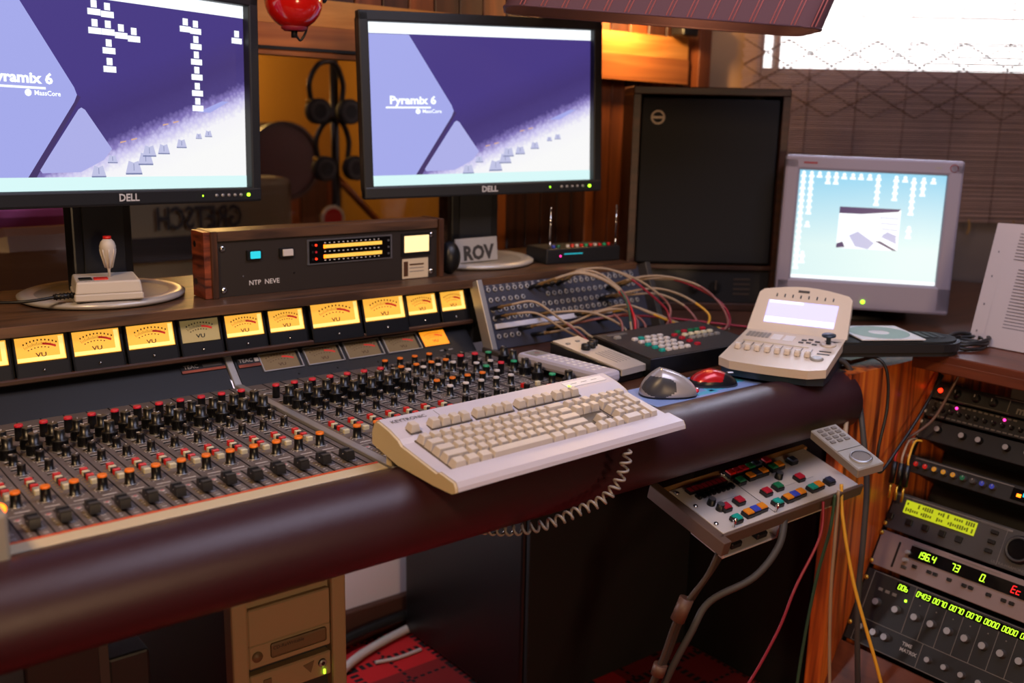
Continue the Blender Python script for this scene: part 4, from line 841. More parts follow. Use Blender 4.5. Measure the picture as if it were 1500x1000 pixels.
B().prism([(0.002, -.03, .0), (.002, -.21, .0), (.083, -.20, .225), (.077, -.025, .222)], (-.004, 0, .001), 'paper').build('front_sheet', o)
# block behind the sheets that props them
tag(B().box((2.135, .90, .857), (.07, .18, .16), 'rack_black', .004).build('equipment_box'), 'dark box behind the propped white sheets', 'box')

q = B()
for k in range(3): q.tube([(.05*math.cos(a*PI/4+k)+.006*k, .035*math.sin(a*PI/4+k), .004+.006*k+.002*math.sin(a*2)) for a in range(9)], .0038, 'cable_black', 7, 4)
q.tube([(.05, 0, .012), (.07, -.03, .010), (.10, -.05, .004)], .0038, 'cable_black', 7, 4)
tag(q.build('cable_coil', loc=(1.965, 1.00, .7795)), 'small heap of black cable between the grey monitor and the white sheets', 'cable')
# ------------------------------------------------------------------ black pad and disc
pad = B()
pts = []
for k in range(13): a = R(-90+180*k/12); pts.append((.115+.055*math.cos(a), .055*math.sin(a), 0))
pts += [(-.12, .055, 0), (-.12, -.055, 0)]
pad.prism([(p[0]*.98, p[1]*.96, 0) for p in pts], (0, 0, .008), 'black_matte'); pad.prism([(p[0], p[1], .008) for p in pts], (0, 0, .016), 'soft_black', smooth=False); pad.prism([(p[0]*.96, p[1]*.9, .024) for p in pts], (0, 0, .004), 'black_matte')
for k in range(5): pad.box((.07+k*.016, .01, .0285), (.010, .05, .002), 'rack_black', .0006)
PADL = (1.775, 1.085, .7785)
tag(pad.build('palm_rest', loc=PADL, rot=(0, 0, R(-32))), 'thick black round-ended pad on the corner desk under a disc sleeve', 'pad')
ds = thing('disc_sleeve', 'white square sleeve with a grey-green disc lying on the black pad', 'disc', (1.800, 1.092, .8090), R(-32))
B().box((0, 0, .001), (.128, .128, .002), 'white').build('sleeve', ds); B().lathe([(.020, 0), (.058, 0)], 'disc_print', 40, (0, 0, .0024)).build('disc', ds)

# ------------------------------------------------------------------ beige fold-up controller
ct = thing('desktop_controller', 'beige fold-up controller with lit lilac display and eight faders', 'controller', (1.656, 1.182, .809), R(-67))
w_ = .19; BM = Matrix.Rotation(R(7.2), 4, 'X'); dd = .192
q = B(); q.T = BM
pts = [(-w_/2, 0, 0), (w_/2, 0, 0), (w_/2+.002, -dd*.92, 0)] + [(w_/2-.002-(w_*k/8), -dd-.006*math.sin(PI*k/8), 0) for k in range(1, 8)] + [(-w_/2-.002, -dd*.94, 0)]
pts = pts[::-1]
q.prism([(p[0], p[1], -.016) for p in pts], (0, 0, .016), 'beige_ctl'); q.box((-.02, -.072, .0004), (.125, .006, .0012), 'key_side')
for k in range(6):
    for j in range(4): q.box((-.083+k*.0075, -.020-j*.0075, .0006), (.0058, .0055, .0016), 'plastic_grey', 0)
for k in range(2):
    for j in range(4): q.box((-.028+k*.024, -.022-j*.008, .0005), (.019, .006, .001), 'white')
for x_, y_ in ((.025, -.035), (.036, -.028), (.050, -.036), (.022, -.050), (.036, -.047), (.048, -.053)): q.box((x_, y_, .001), (.009, .0045, .002), 'rack_grey')
for y_ in (-.085, -.100): q.box((.075, y_, .0006), (.022, .003, .0012), 'rack_grey')
for k in range(8): q.box((-.078+k*.0185, -.105, .0003), (.0012, .050, .0008), 'black')
q.build('body', ct)
q = B(); q.T = BM; n_ = len(pts); ta = [(p[0]*.96, p[1]*.96-.003, -.016) for p in pts]; tb_ = [(p[0], p[1], -.030-.030*max(0, 1+p[1]/dd)) for p in ta]
q.add(tb_+ta, [tuple(range(n_))[::-1], tuple(range(n_, 2*n_))]+[(i, (i+1) % n_, (i+1) % n_+n_, i+n_) for i in range(n_)], 'ctl_blue'); q.build('base', ct)
for k in range(8):
    q = B(); q.box((0, 0, .005), (.011, .018, .010), 'beige_ctl', .002, (.85, .7)); q.box((0, .0, .0103), (.0095, .003, .0012), 'white'); o = q.build('fader', ct); o.matrix_local = BM @ Matrix.Translation((-.078+k*.0185, -.122-.0, .0005))
q = B().cyl((0, 0, 0), .015, .003, 'beige_ctl', 20, r2=.012); q.cyl((0, 0, .003), .0045, .016, 'ctl_blue', 12); q.lathe([(.003, .017), (.013, .018), (.013, .021), (0, .022)], 'ctl_blue', 20); o = q.build('thumb_stick', ct); o.matrix_local = BM @ Matrix.Translation((.072, -.045, .0))
q = B().lathe([(.012, 0), (.012, .002), (.009, .004), (0, .004)], 'plastic_grey', 20); o = q.build('round_button', ct); o.matrix_local = BM @ Matrix.Translation((.070, -.130, 0))
LMx = Matrix.Rotation(R(-41), 4, 'X'); lh = .106
q = B(); q.T = LMx
pts = [(-w_/2-.002, 0, 0), (w_/2+.002, 0, 0), (w_/2-.004, 0, lh-.018), (w_/2-.012, 0, lh-.010)] + [(w_/2-.012-(w_-.024)*k/8, 0, lh-.010+.012*math.sin(PI*k/8)) for k in range(1, 8)] + [(-w_/2+.012, 0, lh-.010), (-w_/2+.004, 0, lh-.018)]
q.prism(pts, (0, .014, 0), 'beige_ctl')
for k in range(8): q.box((-.055+k*.0158, -.0008, lh-.022), (.0022, .001, .007), 'ctl_blue')
q.box((-.004, -.0008, lh-.0095), (.022, .001, .005), 'rack_grey'); q.build('lid', ct)
q = B(); q.T = LMx; q.box((0, -.0006, .045), (.136, .002, .052), 'lcd_lilac'); q.box((-.032, -.002, .0675), (.066, .0006, .0045), 'lcd_white'); q.box((.0, -.002, .026), (.134, .0006, .011), 'lcd_white'); q.build('display', ct)

# ------------------------------------------------------------------ keyboard
kb = thing('computer_keyboard', 'large beige computer keyboard resting across the padded armrest', 'keyboard', (.906, 1.066, .793), R(2.4))
KM = Matrix.Rotation(R(12.1), 4, 'X'); kw, kd = .430, .190
q = B()
# side profile (y,z) in the tilted frame: top line with raised rear deck
top = [(-.0930, -.006), (-.088, -.0005), (-.058, -.0015), (-.052, -.006), (.028, -.007), (.036, -.003), (.058, .0005), (.087, .001), (.0925, -.004)]
bot = [(.095, -.016), (.092, -.034), (.03, -.036), (-.05, -.024), (-.088, -.016), (-.095, -.011)]
pr = top+bot
q.T = KM
n_ = len(pr)
def outl(x_, s_): return [(x_, p[0], p[1]*1.0) for p in pr]
q.prism([(-kw/2, p[0], p[1]) for p in pr], (kw, 0, 0), 'key_case', smooth=False)
for s_ in (-1, 1): q.prism([(s_*kw/2-(0 if s_ > 0 else .0035), p[0]*.985, p[1]-.0015) for p in pr], (.0035, 0, 0), 'key_side')  # side strips yellower than the case: warm lamplight put into the colour
q.box((kw/2-.055, .073, .0012), (.085, .016, .0006), 'white'); 
for k in range(3): q.box((kw/2-.078+k*.022, .073, .0017), (.012, .001, .0003), 'plastic_grey')
q.text('KEYTRONIC', .0105, (-kw/2+.040, .074, .0012), 'rack_grey', face='z', bold=.01); q.box((-kw/2+.088, .074, .0010), (.0006, .018, .0004), 'plastic_grey')
# recessed wells, coloured darker to paint the shade between keys
U = .01725; X0k = -kw/2+.0205
for xa_, xb_, ya_, yb_ in ((X0k-.001, X0k+15*U+.001, -.058, .0295), (X0k+15.2*U, X0k+18.3*U, -.058, .0295), (X0k+18.45*U, X0k+22.5*U, -.058, .0295)):
    q.box(((xa_+xb_)/2, (ya_+yb_)/2, -.0068), (xb_-xa_, yb_-ya_, .0028), 'key_well_shade')
for xa_, xb_ in ((0, 1), (2, 6), (6.5, 10.5), (11, 15), (15.25, 18.25)): q.box((X0k+(xa_+xb_)/2*U, .0485, -.0008), ((xb_-xa_)*U+.002, .020, .0008), 'key_well_shade')
q.build('case', kb)
KC = {}
def keycap(w, hh=1):
    k = (round(w, 2), hh)
    if k not in KC:
        a = w*U-.0010; b = hh*U-.0010; mb = B(); top_ = (a-.0056)/a; tb = (b-.0052)/b
        mb.box((0, 0, .0058), (a, b, .0116), 'key_beige', .0005, (top_, tb)); KC[k] = mb.mesh('key')
    return KC[k]
def key(cx_, cy_, w, hh=1, z=-.0055, tilt=0):
    o = put('key', keycap(w, hh), kb); o.matrix_local = KM @ Matrix.Translation((X0k+cx_*U, cy_+(.006 if cy_ < .03 else 0), z)) @ Matrix.Rotation(R(tilt), 4, 'X')
rows = [(-.0555, 5, [(1.25, 0), (1.25, 1.25), (1.25, 2.5), (6.25, 3.75), (1.25, 10), (1.25, 11.25), (1.25, 12.5), (1.25, 13.75)]),
        (-.0378, 2, [(2.25, 0)]+[(1, 2.25+k) for k in range(10)]+[(2.75, 12.25)]),
        (-.0205, 0, [(1.75, 0)]+[(1, 1.75+k) for k in range(11)]+[(2.25, 12.75)]),
        (-.0032, -2, [(1.5, 0)]+[(1, 1.5+k) for k in range(12)]+[(1.5, 13.5)]),
        (.0141, -5, [(1, k) for k in range(13)]+[(2, 13)])]
for y_, tl_, ks in rows:
    for w__, x__ in ks: key(x__+w__/2, y_, w__, 1, tilt=tl_)
for x__ in [0]+[2+k for k in range(4)]+[6.5+k for k in range(4)]+[11+k for k in range(4)]+[15.25+k for k in range(3)]: key(x__+.5, .0485, 1, 1, -.0020, -2)
for k in range(3): key(15.25+k+.5, .0141, 1, tilt=-5); key(15.25+k+.5, -.0032, 1, tilt=-2); key(15.25+k+.5, -.0555, 1, tilt=5)
key(16.75, -.0378, 1, tilt=2)
for k in range(4): key(18.5+k+.5, .0141, 1, tilt=-5)
for y_ in (-.0032, -.0205, -.0378):
    for k in range(3): key(18.5+k+.5, y_, 1)
key(22, -.0118, 1, 2); key(22, -.0465, 1, 2, tilt=2); key(19.5, -.0555, 2, tilt=5); key(21, -.0555, 1, tilt=5)
q = B(); q.T = KM; q.lathe([(.003, 0), (0, .0006)], 'led_green', 10, (kw/2-.092, .068, .0016)); q.build('status_light', kb)
for s_ in (-1, 1): B().box((s_*.19, .078, -.036), (.03, .012, .022), 'key_side', .002).build('foot', kb)
# coiled cord
cc = B(); path = [Vector(p) for p in ((1.006, .985, .752), (1.001, .984, .735), (.990, .986, .706), (.965, .990, .684), (.925, 1.000, .672), (.880, 1.012, .660), (.850, 1.05, .645), (.83, 1.10, .636), (.82, 1.17, .63))]
dense = []
for i in range(len(path)-1):
    p0 = path[max(i-1, 0)]; p1 = path[i]; p2 = path[i+1]; p3 = path[min(i+2, len(path)-1)]
    for k in range(40): t = k/40; dense.append(.5*((2*p1)+(-p0+p2)*t+(2*p0-5*p1+4*p2-p3)*t*t+(-p0+3*p1-3*p2+p3)*t**3))
hel = []; ph = 0; prev = dense[0]
for i, p in enumerate(dense):
    L_ = (p-prev).length; prev = p; ph += L_/.0135*2*PI; tg = (dense[min(i+1, len(dense)-1)]-dense[max(i-1, 0)]).normalized(); a_ = tg.cross(Vector((0, 1, 0))).normalized(); b_ = tg.cross(a_); am = min(1, i/12)*.0066
    hel.append(p+a_*math.cos(ph)*am+b_*math.sin(ph)*am)
cc.tube(hel, .0021, 'coil_grey', 6, 2)
tag(cc.build('coiled_cord'), 'coiled grey keyboard cord hanging over the front of the armrest', 'cable')

# ------------------------------------------------------------------ mouse mat, mice, remote, boxes, keypad
mp_ = B().box((1.360, 1.176, .7455), (.285, .110, .003), 'pad_blue', .001)
for a_, b_, c_, d_ in ((1.40, 1.15, .07, .02), (1.35, 1.14, .05, .015), (1.46, 1.17, .03, .03)): mp_.box((a_, b_, .7472), (c_, d_, .0006), 'pad_cyan')
tag(mp_.build('mouse_mat'), 'glossy blue mouse mat in front of the black keypad', 'mouse mat')
def blob(fn, nu=28, nv=14):
    vs = []; fs = []
    for i in range(nv+1):
        for j in range(nu): vs.append(fn(i/nv, 2*PI*j/nu))
    for i in range(nv):
        for j in range(nu): fs.append((i*nu+j, i*nu+(j+1) % nu, (i+1)*nu+(j+1) % nu, (i+1)*nu+j))
    return vs, fs
def mouse_shape(L_, W2, H2, peak, pw=2.4):
    def fn(t, a):
        ca, sa = math.cos(a), math.sin(a); x_ = (abs(ca)**(2/pw))*(1 if ca >= 0 else -1); y_ = (abs(sa)**(2/pw))*(1 if sa >= 0 else -1)
        r_ = math.cos(t*PI/2)**.75; z_ = math.sin(t*PI/2)
        X = x_*L_/2*r_; Y = y_*W2/2*r_*(1-.12*(X/(L_/2)))
        sl = 1-.42*max(0, (X/(L_/2)-peak))/(1-peak)-.25*max(0, (peak-X/(L_/2)))/(1+peak)
        return (X, Y, .003+z_*H2*sl)
    return fn
ms = thing('computer_mouse', 'tall silver mouse with a dark grey thumb side on the blue mat', 'mouse', (1.284, 1.168, .7475), R(-36))
vs, fs = blob(mouse_shape(.100, .062, .046, -.3), 96, 40)
mt_ = []
for f_ in fs:
    c_ = sum((Vector(vs[i]) for i in f_), Vector())/4
    mt_.append('mouse_grey' if (c_.y < -.006 and ((c_.x+.020)/.030)**2+((c_.z-.020)/.017)**2 < 1) else 'mouse_silver')
q = B().add(vs, fs, mt_, True); q.poly([vs[j] for j in range(96)][::-1], 'mouse_black'); q.build('shell', ms)
q = B().sphere((.048, -.0, .008), .006, 'cap_red', 14, (1, 1.6, .8)); q.sphere((.0505, .0, .010), .004, 'chrome', 12); q.build('tail_badge', ms)
q = B().prism([(p[0]*1.01, p[1]*1.01, 0) for p in vs[:96]], (0, 0, .0028), 'mouse_black'); q.build('base', ms)
m2 = thing('computer_mouse', 'red and black cordless mouse on the blue mat', 'mouse', (1.402, 1.168, .7475), R(-32))
vs, fs = blob(mouse_shape(.088, .050, .027, -.1), 96, 40)
mt_ = []
for f_ in fs:
    c_ = sum((Vector(vs[i]) for i in f_), Vector())/4
    mt_.append('mouse_red' if (c_.z > .011 and c_.x < .012-abs(c_.y)*.5+.01) else 'mouse_black')
q = B().add(vs, fs, mt_, True); q.build('shell', m2)
B().prism([(p[0]*1.01, p[1]*1.01, 0) for p in vs[:96]], (0, 0, .0028), 'mouse_grey').build('base', m2)
B().box((.030, 0, .0225), (.012, .007, .003), 'silver', .001).build('scroll_wheel', m2)

rm = thing('remote_control', 'long pale lilac remote control lying beside the black and silver box', 'remote control', (1.222, 1.362, .762), R(6))
q = B().box((.0, 0, .004), (.050, .215, .022), 'remote_body', .007); q.box((0, .078, .0152), (.036, .032, .001), 'plastic_grey'); q.text('o', .02, (0, .079, .0160), 'btn_crimson', face='z')
for j in range(9):
    for k in range(3): q.box((-.013+k*.013, .048-j*.0155, .0152), (.007, .006, .0012), 'white')
q.build('body', rm)
lb = thing('control_box', 'small black and silver control box with three black knobs', 'control box', (1.300, 1.368, .7455), R(6))
q = B(); q.prism([(-.036, -.085, .0), (-.036, -.085, .022), (-.036, .085, .045), (-.036, .085, .0)], (.072, 0, 0), 'black'); q.build('body', lb)
q = B(); q.prism([(-.030, -.088, .012), (-.030, -.088, .024), (-.030, .085, .0475), (-.030, .085, .0440)], (.072, 0, 0), 'box_plate')
for k in range(5): q.T = Matrix.Translation((0, -.03, .0325)) @ Matrix.Rotation(math.atan2(.0235, .173), 4, 'X'); q.box((-.006+k*.009, 0, 0), (.0012, .055, .001), 'ink_grey')
q.build('top_plate', lb)
for x_, y_ in ((-.008, .020), (.012, .024), (.030, .034)): 
    B().lathe([(0, 0), (.009, 0), (.0085, .010), (.0045, .0115), (0, .0115)], 'black', 16).build('knob', lb, (x_, y_, .0395))
for x_, y_ in ((-.016, .058), (.015, .062)): B().box((x_, y_, .0445), (.009, .007, .004), 'plastic_grey', .001).build('push_button', lb)

kp = thing('keypad', 'flat black keypad with white, teal and red keys beside the black and silver box', 'keypad', (1.500, 1.345, .7455), R(-2))
q = B(); q.prism([(-.150, -.078, .0), (-.150, -.078, .034), (-.150, .085, .048), (-.150, .085, 0)], (.295, 0, 0), 'black'); 
tl = math.atan2(.014, .163); KPM = Matrix.Translation((0, -.078, .034)) @ Matrix.Rotation(tl, 4, 'X')
q.T = KPM; q.box((-.002, .082, .0006), (.288, .158, .0012), 'rack_grey'); q.box((-.002, .0012, -.001), (.292, .0024, .003), 'silver'); q.box((-.10, .15, .0016), (.05, .01, .001), 'rack_label'); q.build('case', kp)
PB = {}
def pkey(x_, y_, c_, w__=.0125):
    if (c_, w__) not in PB: PB[(c_, w__)] = B().box((0, 0, .0028), (w__, .0095, .0056), c_, .001, (.85, .8)).mesh('key')
    o = put('key', PB[(c_, w__)], kp); o.matrix_local = KPM @ Matrix.Translation((x_, y_, .001))
for r_ in range(5):
    for c_ in range(5):
        cc_ = 'btn_white' if c_ or r_ > 2 else 'btn_teal'
        pkey(-.092+c_*.017, .030+r_*.019, 'btn_teal' if (c_ == 0 and r_ < 3) or (r_ == 4 and c_ == 1) else 'cap_white')
for r_ in range(4): pkey(.008, .034+r_*.021, 'btn_crimson')
for c_ in range(5):
    pkey(.030+c_*.018, .110, 'btn_crimson' if c_ in (1, 4) else 'btn_dgreen'); pkey(.030+c_*.018, .090, 'btn_white'); pkey(.030+c_*.018, .070, 'plastic_grey')
pkey(-.118, .128, 'plastic_grey', .016)
sr = B().prism([(1.37, 1.435, .7455), (1.37, 1.435, .781), (1.37, 1.465, .786), (1.37, 1.465, .7455)], (.30, 0, 0), 'rack_grey'); sr.box((1.52, 1.437, .783), (.30, .004, .003), 'silver')
tag(sr.build('equipment_strip'), 'narrow dark metal strip with a bright edge behind the black keypad', 'equipment')

# ------------------------------------------------------------------ tilted cue panel under the armrest
up = thing('cue_panel', 'tilted metal switch panel with red, teal, orange and blue square buttons under the armrest', 'switch panel')
UM = Matrix.Translation((1.436, 1.059, .578)) @ Matrix.Rotation(R(-1.5), 4, 'Z') @ Matrix.Rotation(R(15), 4, 'X') @ Matrix.Rotation(R(-1.7), 4, 'Y')
up.matrix_local = UM; uw, ud = .362, .130
q = B().box((0, 0, -.0015), (uw, ud, .003), 'alu_panel', .0008); q.box((-.048, .0, .0004), (.0008, ud*.94, .0006), 'rack_grey')
for k in range(3): q.box((.0+k*.05, -.012, .0004), (.03, .0008, .0004), 'ink_grey')
q.box((-.11, .004, .0004), (.07, .0008, .0004), 'ink_grey'); q.build('face_plate', up)
q = B(); q.box((-uw/2-.010, .004, -.014), (.018, ud+.05, .026), 'tray_brown', .001); q.box((0, -ud/2-.003, -.012), (uw+.02, .006, .022), 'tray_brown', .001); q.box((0, ud/2+.008, -.012), (uw+.03, .012, .020), 'box_tan', .001); q.build('tray', up)
q = B(); q.box((-.095, -.028, -.056), (.140, .076, .004), 'alu_panel', .001); q.box((-.164, -.028, -.040), (.004, .076, .034), 'alu_panel', .001); q.box((-.027, -.028, -.040), (.004, .076, .034), 'alu_panel', .001); q.box((.06, -.035, -.034), (.15, .055, .004), 'alu_panel', .001); q.box((.06, -.035, -.028), (.02, .04, .012), 'alu_panel', .001); q.build('bracket', up)
for x_ in (-.125, -.06): B().box((x_, -.050, -.047), (.026, .02, .012), 'black', .002).build('connector', up)
SB = {}
def sbtn(x_, y_, c_):
    if c_ not in SB:
        SB[c_] = B().box((0, 0, .004), (.0185, .0175, .008), 'black', .001).box((0, 0, .0095), (.0160, .015, .004), c_, .001, (.92, .92)).mesh('square_button')
    put('square_button', SB[c_], up, (x_, y_, 0))
for x_, y_, c_ in ((-.135, -.050, 'btn_teal'), (-.103, -.047, 'btn_amber'), (-.085, -.046, 'btn_blue'), (-.067, -.045, 'btn_amber'), (-.128, -.018, 'btn_crimson'), (-.090, -.014, 'btn_crimson'),
                   (-.027, -.047, 'btn_teal'), (.003, -.045, 'btn_amber'), (.021, -.044, 'btn_blue'), (.039, -.043, 'btn_amber'), (-.020, -.015, 'btn_crimson'), (.014, -.012, 'btn_dgreen'),
                   (-.040, .030, 'btn_dgreen'), (-.010, .033, 'btn_amber'), (.008, .034, 'btn_navy'), (.026, .034, 'btn_amber'), (.055, .036, 'btn_dgreen'), (.073, .037, 'btn_amber'),
                   (.074, -.042, 'btn_teal'), (.092, -.041, 'btn_amber'), (.078, -.008, 'btn_crimson'), (.058, .056, 'btn_crimson'), (-.040, .054, 'btn_red'), (-.022, .054, 'btn_crimson'), (-.005, .055, 'btn_crimson'), (.013, .055, 'btn_dgreen'), (.031, .056, 'btn_navy'), (.112, .038, 'btn_navy'), (.125, -.040, 'btn_navy')):
    sbtn(x_, y_, c_)
dg = B().box((0, 0, .003), (.0108, .014, .006), 'black').box((0, 0, .0062), (.0085, .011, .001), 'cable_crimson').mesh('digit_window')
th = B().box((0, 0, .004), (.009, .014, .008), 'black_gloss', .003).mesh('thumb_switch')
for k in range(8): put('digit_window', dg, up, (-.150+k*.0118, .046, 0)); put('thumb_switch', th, up, (-.148+k*.0118, .027, 0))
for x_, y_ in ((-.140, .004), (-.137, -.014), (.045, .012)): B().lathe([(.0075, 0), (.0065, .013), (0, .013)], ['black', 'silver'], 14).build('knob', up, (x_, y_, 0))
for x_, y_ in ((-.152, -.060), (-.045, -.060)): B().lathe([(.0025, 0), (.0022, .006), (.0034, .008), (.0034, .017), (0, .018)], 'chrome', 10).build('toggle_switch', up, (x_, y_, 0))
for x_, y_ in ((-.175, .052), (-.175, -.042), (-.048, .062), (-.172, .010)): B().sphere((0, 0, .002), .0045, 'chrome', 12, (1, 1, .6)).build('mounting_screw', up, (x_, y_, 0))

jc = thing('jog_controller', 'small grey hand controller with a round dial above the end of the switch panel', 'controller')
jc.matrix_local = Matrix.Translation((1.470, .930, .684)) @ Matrix.Rotation(R(-17), 4, 'Z') @ Matrix.Rotation(R(13), 4, 'X') @ Matrix.Rotation(R(-9), 4, 'Y')
q = B().box((0, 0, -.009), (.052, .130, .018), 'plastic_grey', .002)
for j in range(4):
    for k in range(3): q.box((-.014+k*.014, .018+j*.012, .0006), (.009, .007, .002), 'rack_label', .0004)
q.box((0, -.008, .0004), (.048, .0008, .0006), 'rack_grey'); q.build('case', jc)
B().lathe([(.019, 0), (.018, .003), (.0155, .0035), (.0145, .0022), (0, .0022)], ['plastic_grey', 'silver', 'rack_grey', 'rack_label'], 28, (0, -.038, 0)).build('jog_dial', jc)

# ------------------------------------------------------------------ cables at the right and below
def cable(pts, r_, c_, label, name='cable'): return tag(B().tube(pts, r_, c_, 10, 8).build(name), label, 'cable')
cable([(1.62, 1.13, .775), (1.672, 1.085, .772), (1.69, 1.06, .72), (1.665, 1.02, .64), (1.66, 1.00, .55), (1.65, .99, .45), (1.64, .98, .30), (1.66, .96, .02)], .0055, 'cable_grey', 'thick grey cable dropping down the front edge of the orange wooden rack side')
cable([(1.60, 1.14, .765), (1.66, 1.10, .763), (1.672, 1.07, .70), (1.62, 1.03, .66), (1.60, 1.02, .60)], .0045, 'cable_beige', 'tan cable curving over the rounded end of the armrest')
cable([(1.69, 1.14, .765), (1.72, 1.10, .775), (1.74, 1.04, .768), (1.745, 1.025, .69), (1.72, 1.02, .60), (1.735, 1.02, .555), (1.80, 1.02, .60), (1.86, 1.02, .65), (1.93, 1.02, .72)], .003, 'cable_black', 'thin black cable looping across the orange wooden rack side')
cable([(1.88, 1.02, .79), (1.93, .99, .786), (1.925, .975, .76), (1.90, .985, .70), (1.87, 1.00, .64), (1.83, 1.03, .60)], .0028, 'cable_brown', 'thin brown cable hanging from the top board in front of the rack rail')
cable([(1.568, .995, .575), (1.558, .979, .515), (1.560, .943, .395), (1.580, .885, .228), (1.62, .86, .06), (1.66, .84, .012)], .0032, 'cable_yellow', 'long thin yellow cable hanging in front of the rack')
cable([(1.501, .985, .560), (1.485, .975, .50), (1.436, .982, .416), (1.400, .99, .33), (1.336, 1.015, .215), (1.20, 1.06, .08), (1.02, 1.1, .013)], .0026, 'cable_crimson', 'thin dark red cable sweeping down to the carpet')
cable([(1.419, 1.005, .552), (1.390, .99, .505), (1.340, 1.00, .455), (1.279, 1.041, .412), (1.245, 1.05, .36), (1.215, 1.08, .25), (1.20, 1.15, .012)], .0062, 'cable_grey', 'thick grey cable bending down from the middle of the switch panel')
q = B()
for k in range(4): q.tube([(1.285+k*.008, 1.02, .548), (1.262+k*.006, 1.035, .47+k*.004), (1.225+k*.005, 1.06, .40), (1.205+k*.004, 1.08, .30), (1.17, 1.10, .20), (1.10, 1.12, .06), (1.05, 1.12, .015)], .0045, ['cable_dim', 'cable_grey', 'cable_dim', 'cable_dim'][k], 8, 6)
q.tube([(1.235, 1.055, .425), (1.222, 1.062, .385)], .0125, 'cable_brown', 12, 1); q.tube([(1.207, 1.080, .30), (1.203, 1.083, .28)], .012, 'cable_brown', 12, 1)
tag(q.build('cable_bundle'), 'bundle of brown and grey cables tied together below the switch panel', 'cable bundle')
cable([(1.535, .985, .565), (1.53, .985, .50), (1.525, 1.0, .40), (1.515, 1.01, .25), (1.51, 1.02, .012)], .003, 'cable_green', 'dark green cable hanging straight down beside the rack')
cable([(1.545, .985, .57), (1.548, .985, .48), (1.56, .99, .36), (1.58, .99, .2), (1.60, .98, .012)], .003, 'cable_beige', 'pinkish beige cable hanging straight down beside the rack')
plg = thing('jack_plug_cluster', 'cluster of black plugs with red, beige and yellow leads at the rack edge', 'plugs')
for k, c_ in enumerate(['cable_red', 'cable_beige', 'cable_yellow']):
    o = B().tube([(1.86-.004*k, 1.03-.012*k, .60), (1.835, 1.035-.012*k, .60), (1.805-.001*k, 1.03-.014*k, .575), (1.80, 1.028-.014*k, .56)], .0022, c_, 8, 6).build('lead', plg)
    B().tube([(1.80, 1.028-.014*k, .562), (1.79, 1.026-.014*k, .520)], .0058, 'black', 10, 1).build('plug_body', plg)
    B().tube([(1.79, 1.026-.014*k, .520), (1.783, 1.025-.014*k, .490)], .0026, 'brass', 8, 1).build('plug_tip', plg)

# ------------------------------------------------------------------ floor things
sb = thing('subwoofer', 'large black floor cabinet with a dark front under the middle of the desk', 'subwoofer', (1.20, 1.45, .009))
q = B().box((.245, .215, .30), (.49, .43, .58), 'black', .006); q.build('cabinet', sb)
B().box((.245, -.006, .30), (.475, .012, .56), 'grille', .003).build('grille', sb)
pc = thing('computer_tower', 'beige computer tower with stacked drive bays under the desk', 'computer', (.598, 1.25, .009))
q = B(); H_ = .545; w_ = .178
q.box((0, .215, H_/2), (w_-.008, .42, H_), 'pc_side', .004)
for s_ in (-1, 1): q.box((s_*(w_/2-.012), .002, H_/2), (.024, .03, H_), 'pc_beige', .004)
q.box((0, .006, .16), (w_-.04, .02, .30), 'pc_beige', .002); q.box((0, .010, H_-.02), (w_-.04, .02, .04), 'pc_beige'); q.build('case', pc)
for (z_, h__, n_) in ((.500, .060, 'optical_drive'), (.455, .040, 'optical_drive'), (.408, .042, 'optical_drive')):
    B().box((0, .001, z_-.0), (w_-.050, .02, h__-.004), 'pc_beige', .002).build(n_, pc)
q = B(); q.box((.012, -.0105, .458), (.088, .003, .022), 'pc_dark', .003); q.text('CD-ReWritable', .0075, (-.005, -.0125, .462), 'pc_side'); q.build('disc_tray', pc)
B().lathe([(.008, 0), (.008, .002), (0, .003)], 'pc_dark', 16, (-.052, -.009, .455), '-y').build('eject_knob', pc)
B().box((-.038, -.010, .408), (.012, .002, .016), 'pc_dark').build('pull_tab', pc); B().prism([(.018, -.010, .417), (.036, -.010, .420), (.030, -.010, .402)], (0, .002, 0), 'pc_dark').build('eject_arrow', pc)
B().lathe([(.0065, 0), (.0065, .003), (.003, .004), (0, .003)], ['pc_side', 'silver_soft', 'black'], 16, (.049, -.009, .412), '-y').build('key_lock', pc)
B().box((.052, -.0105, .397), (.0025, .002, .007), 'led_green').build('status_light', pc)
B().box((.01, -.006, .305), (w_-.06, .004, .05), 'black', .001).build('front_vent', pc)
dk = B().box((.30, 1.35, .30), (.10, .18, .58), 'rack_black', .004); dk.box((.345, 1.262, .31), (.012, .006, .55), 'rack_grey'); tag(dk.build('dark_case'), 'tall dark case under the left part of the desk', 'case')
tag(B().box((.386, 1.315, .255), (.055, .05, .49), 'soft_black', .004).build('slim_case'), 'slim black case standing just left of the beige computer tower', 'case')
tag(B().tube([(.60, 1.66, .02), (.85, 1.73, .02), (1.06, 1.84, .022), (1.27, 1.885, .025)], .010, 'cable_white', 10, 6).build('cable'), 'thick pale cable along the baseboard behind the desk', 'cable')
tag(B().tube([(.60, 1.80, .03), (.90, 1.86, .035), (1.10, 1.892, .045), (1.27, 1.895, .05)], .012, 'cable_black', 10, 6).build('cable'), 'thick black cable along the baseboard behind the desk', 'cable')
tag(B().tube([(1.07, 1.80, .016), (1.12, 1.79, .014), (1.185, 1.79, .014)], .004, 'cable_white', 8, 6).build('cable'), 'short white wire lying on the red carpet', 'cable')
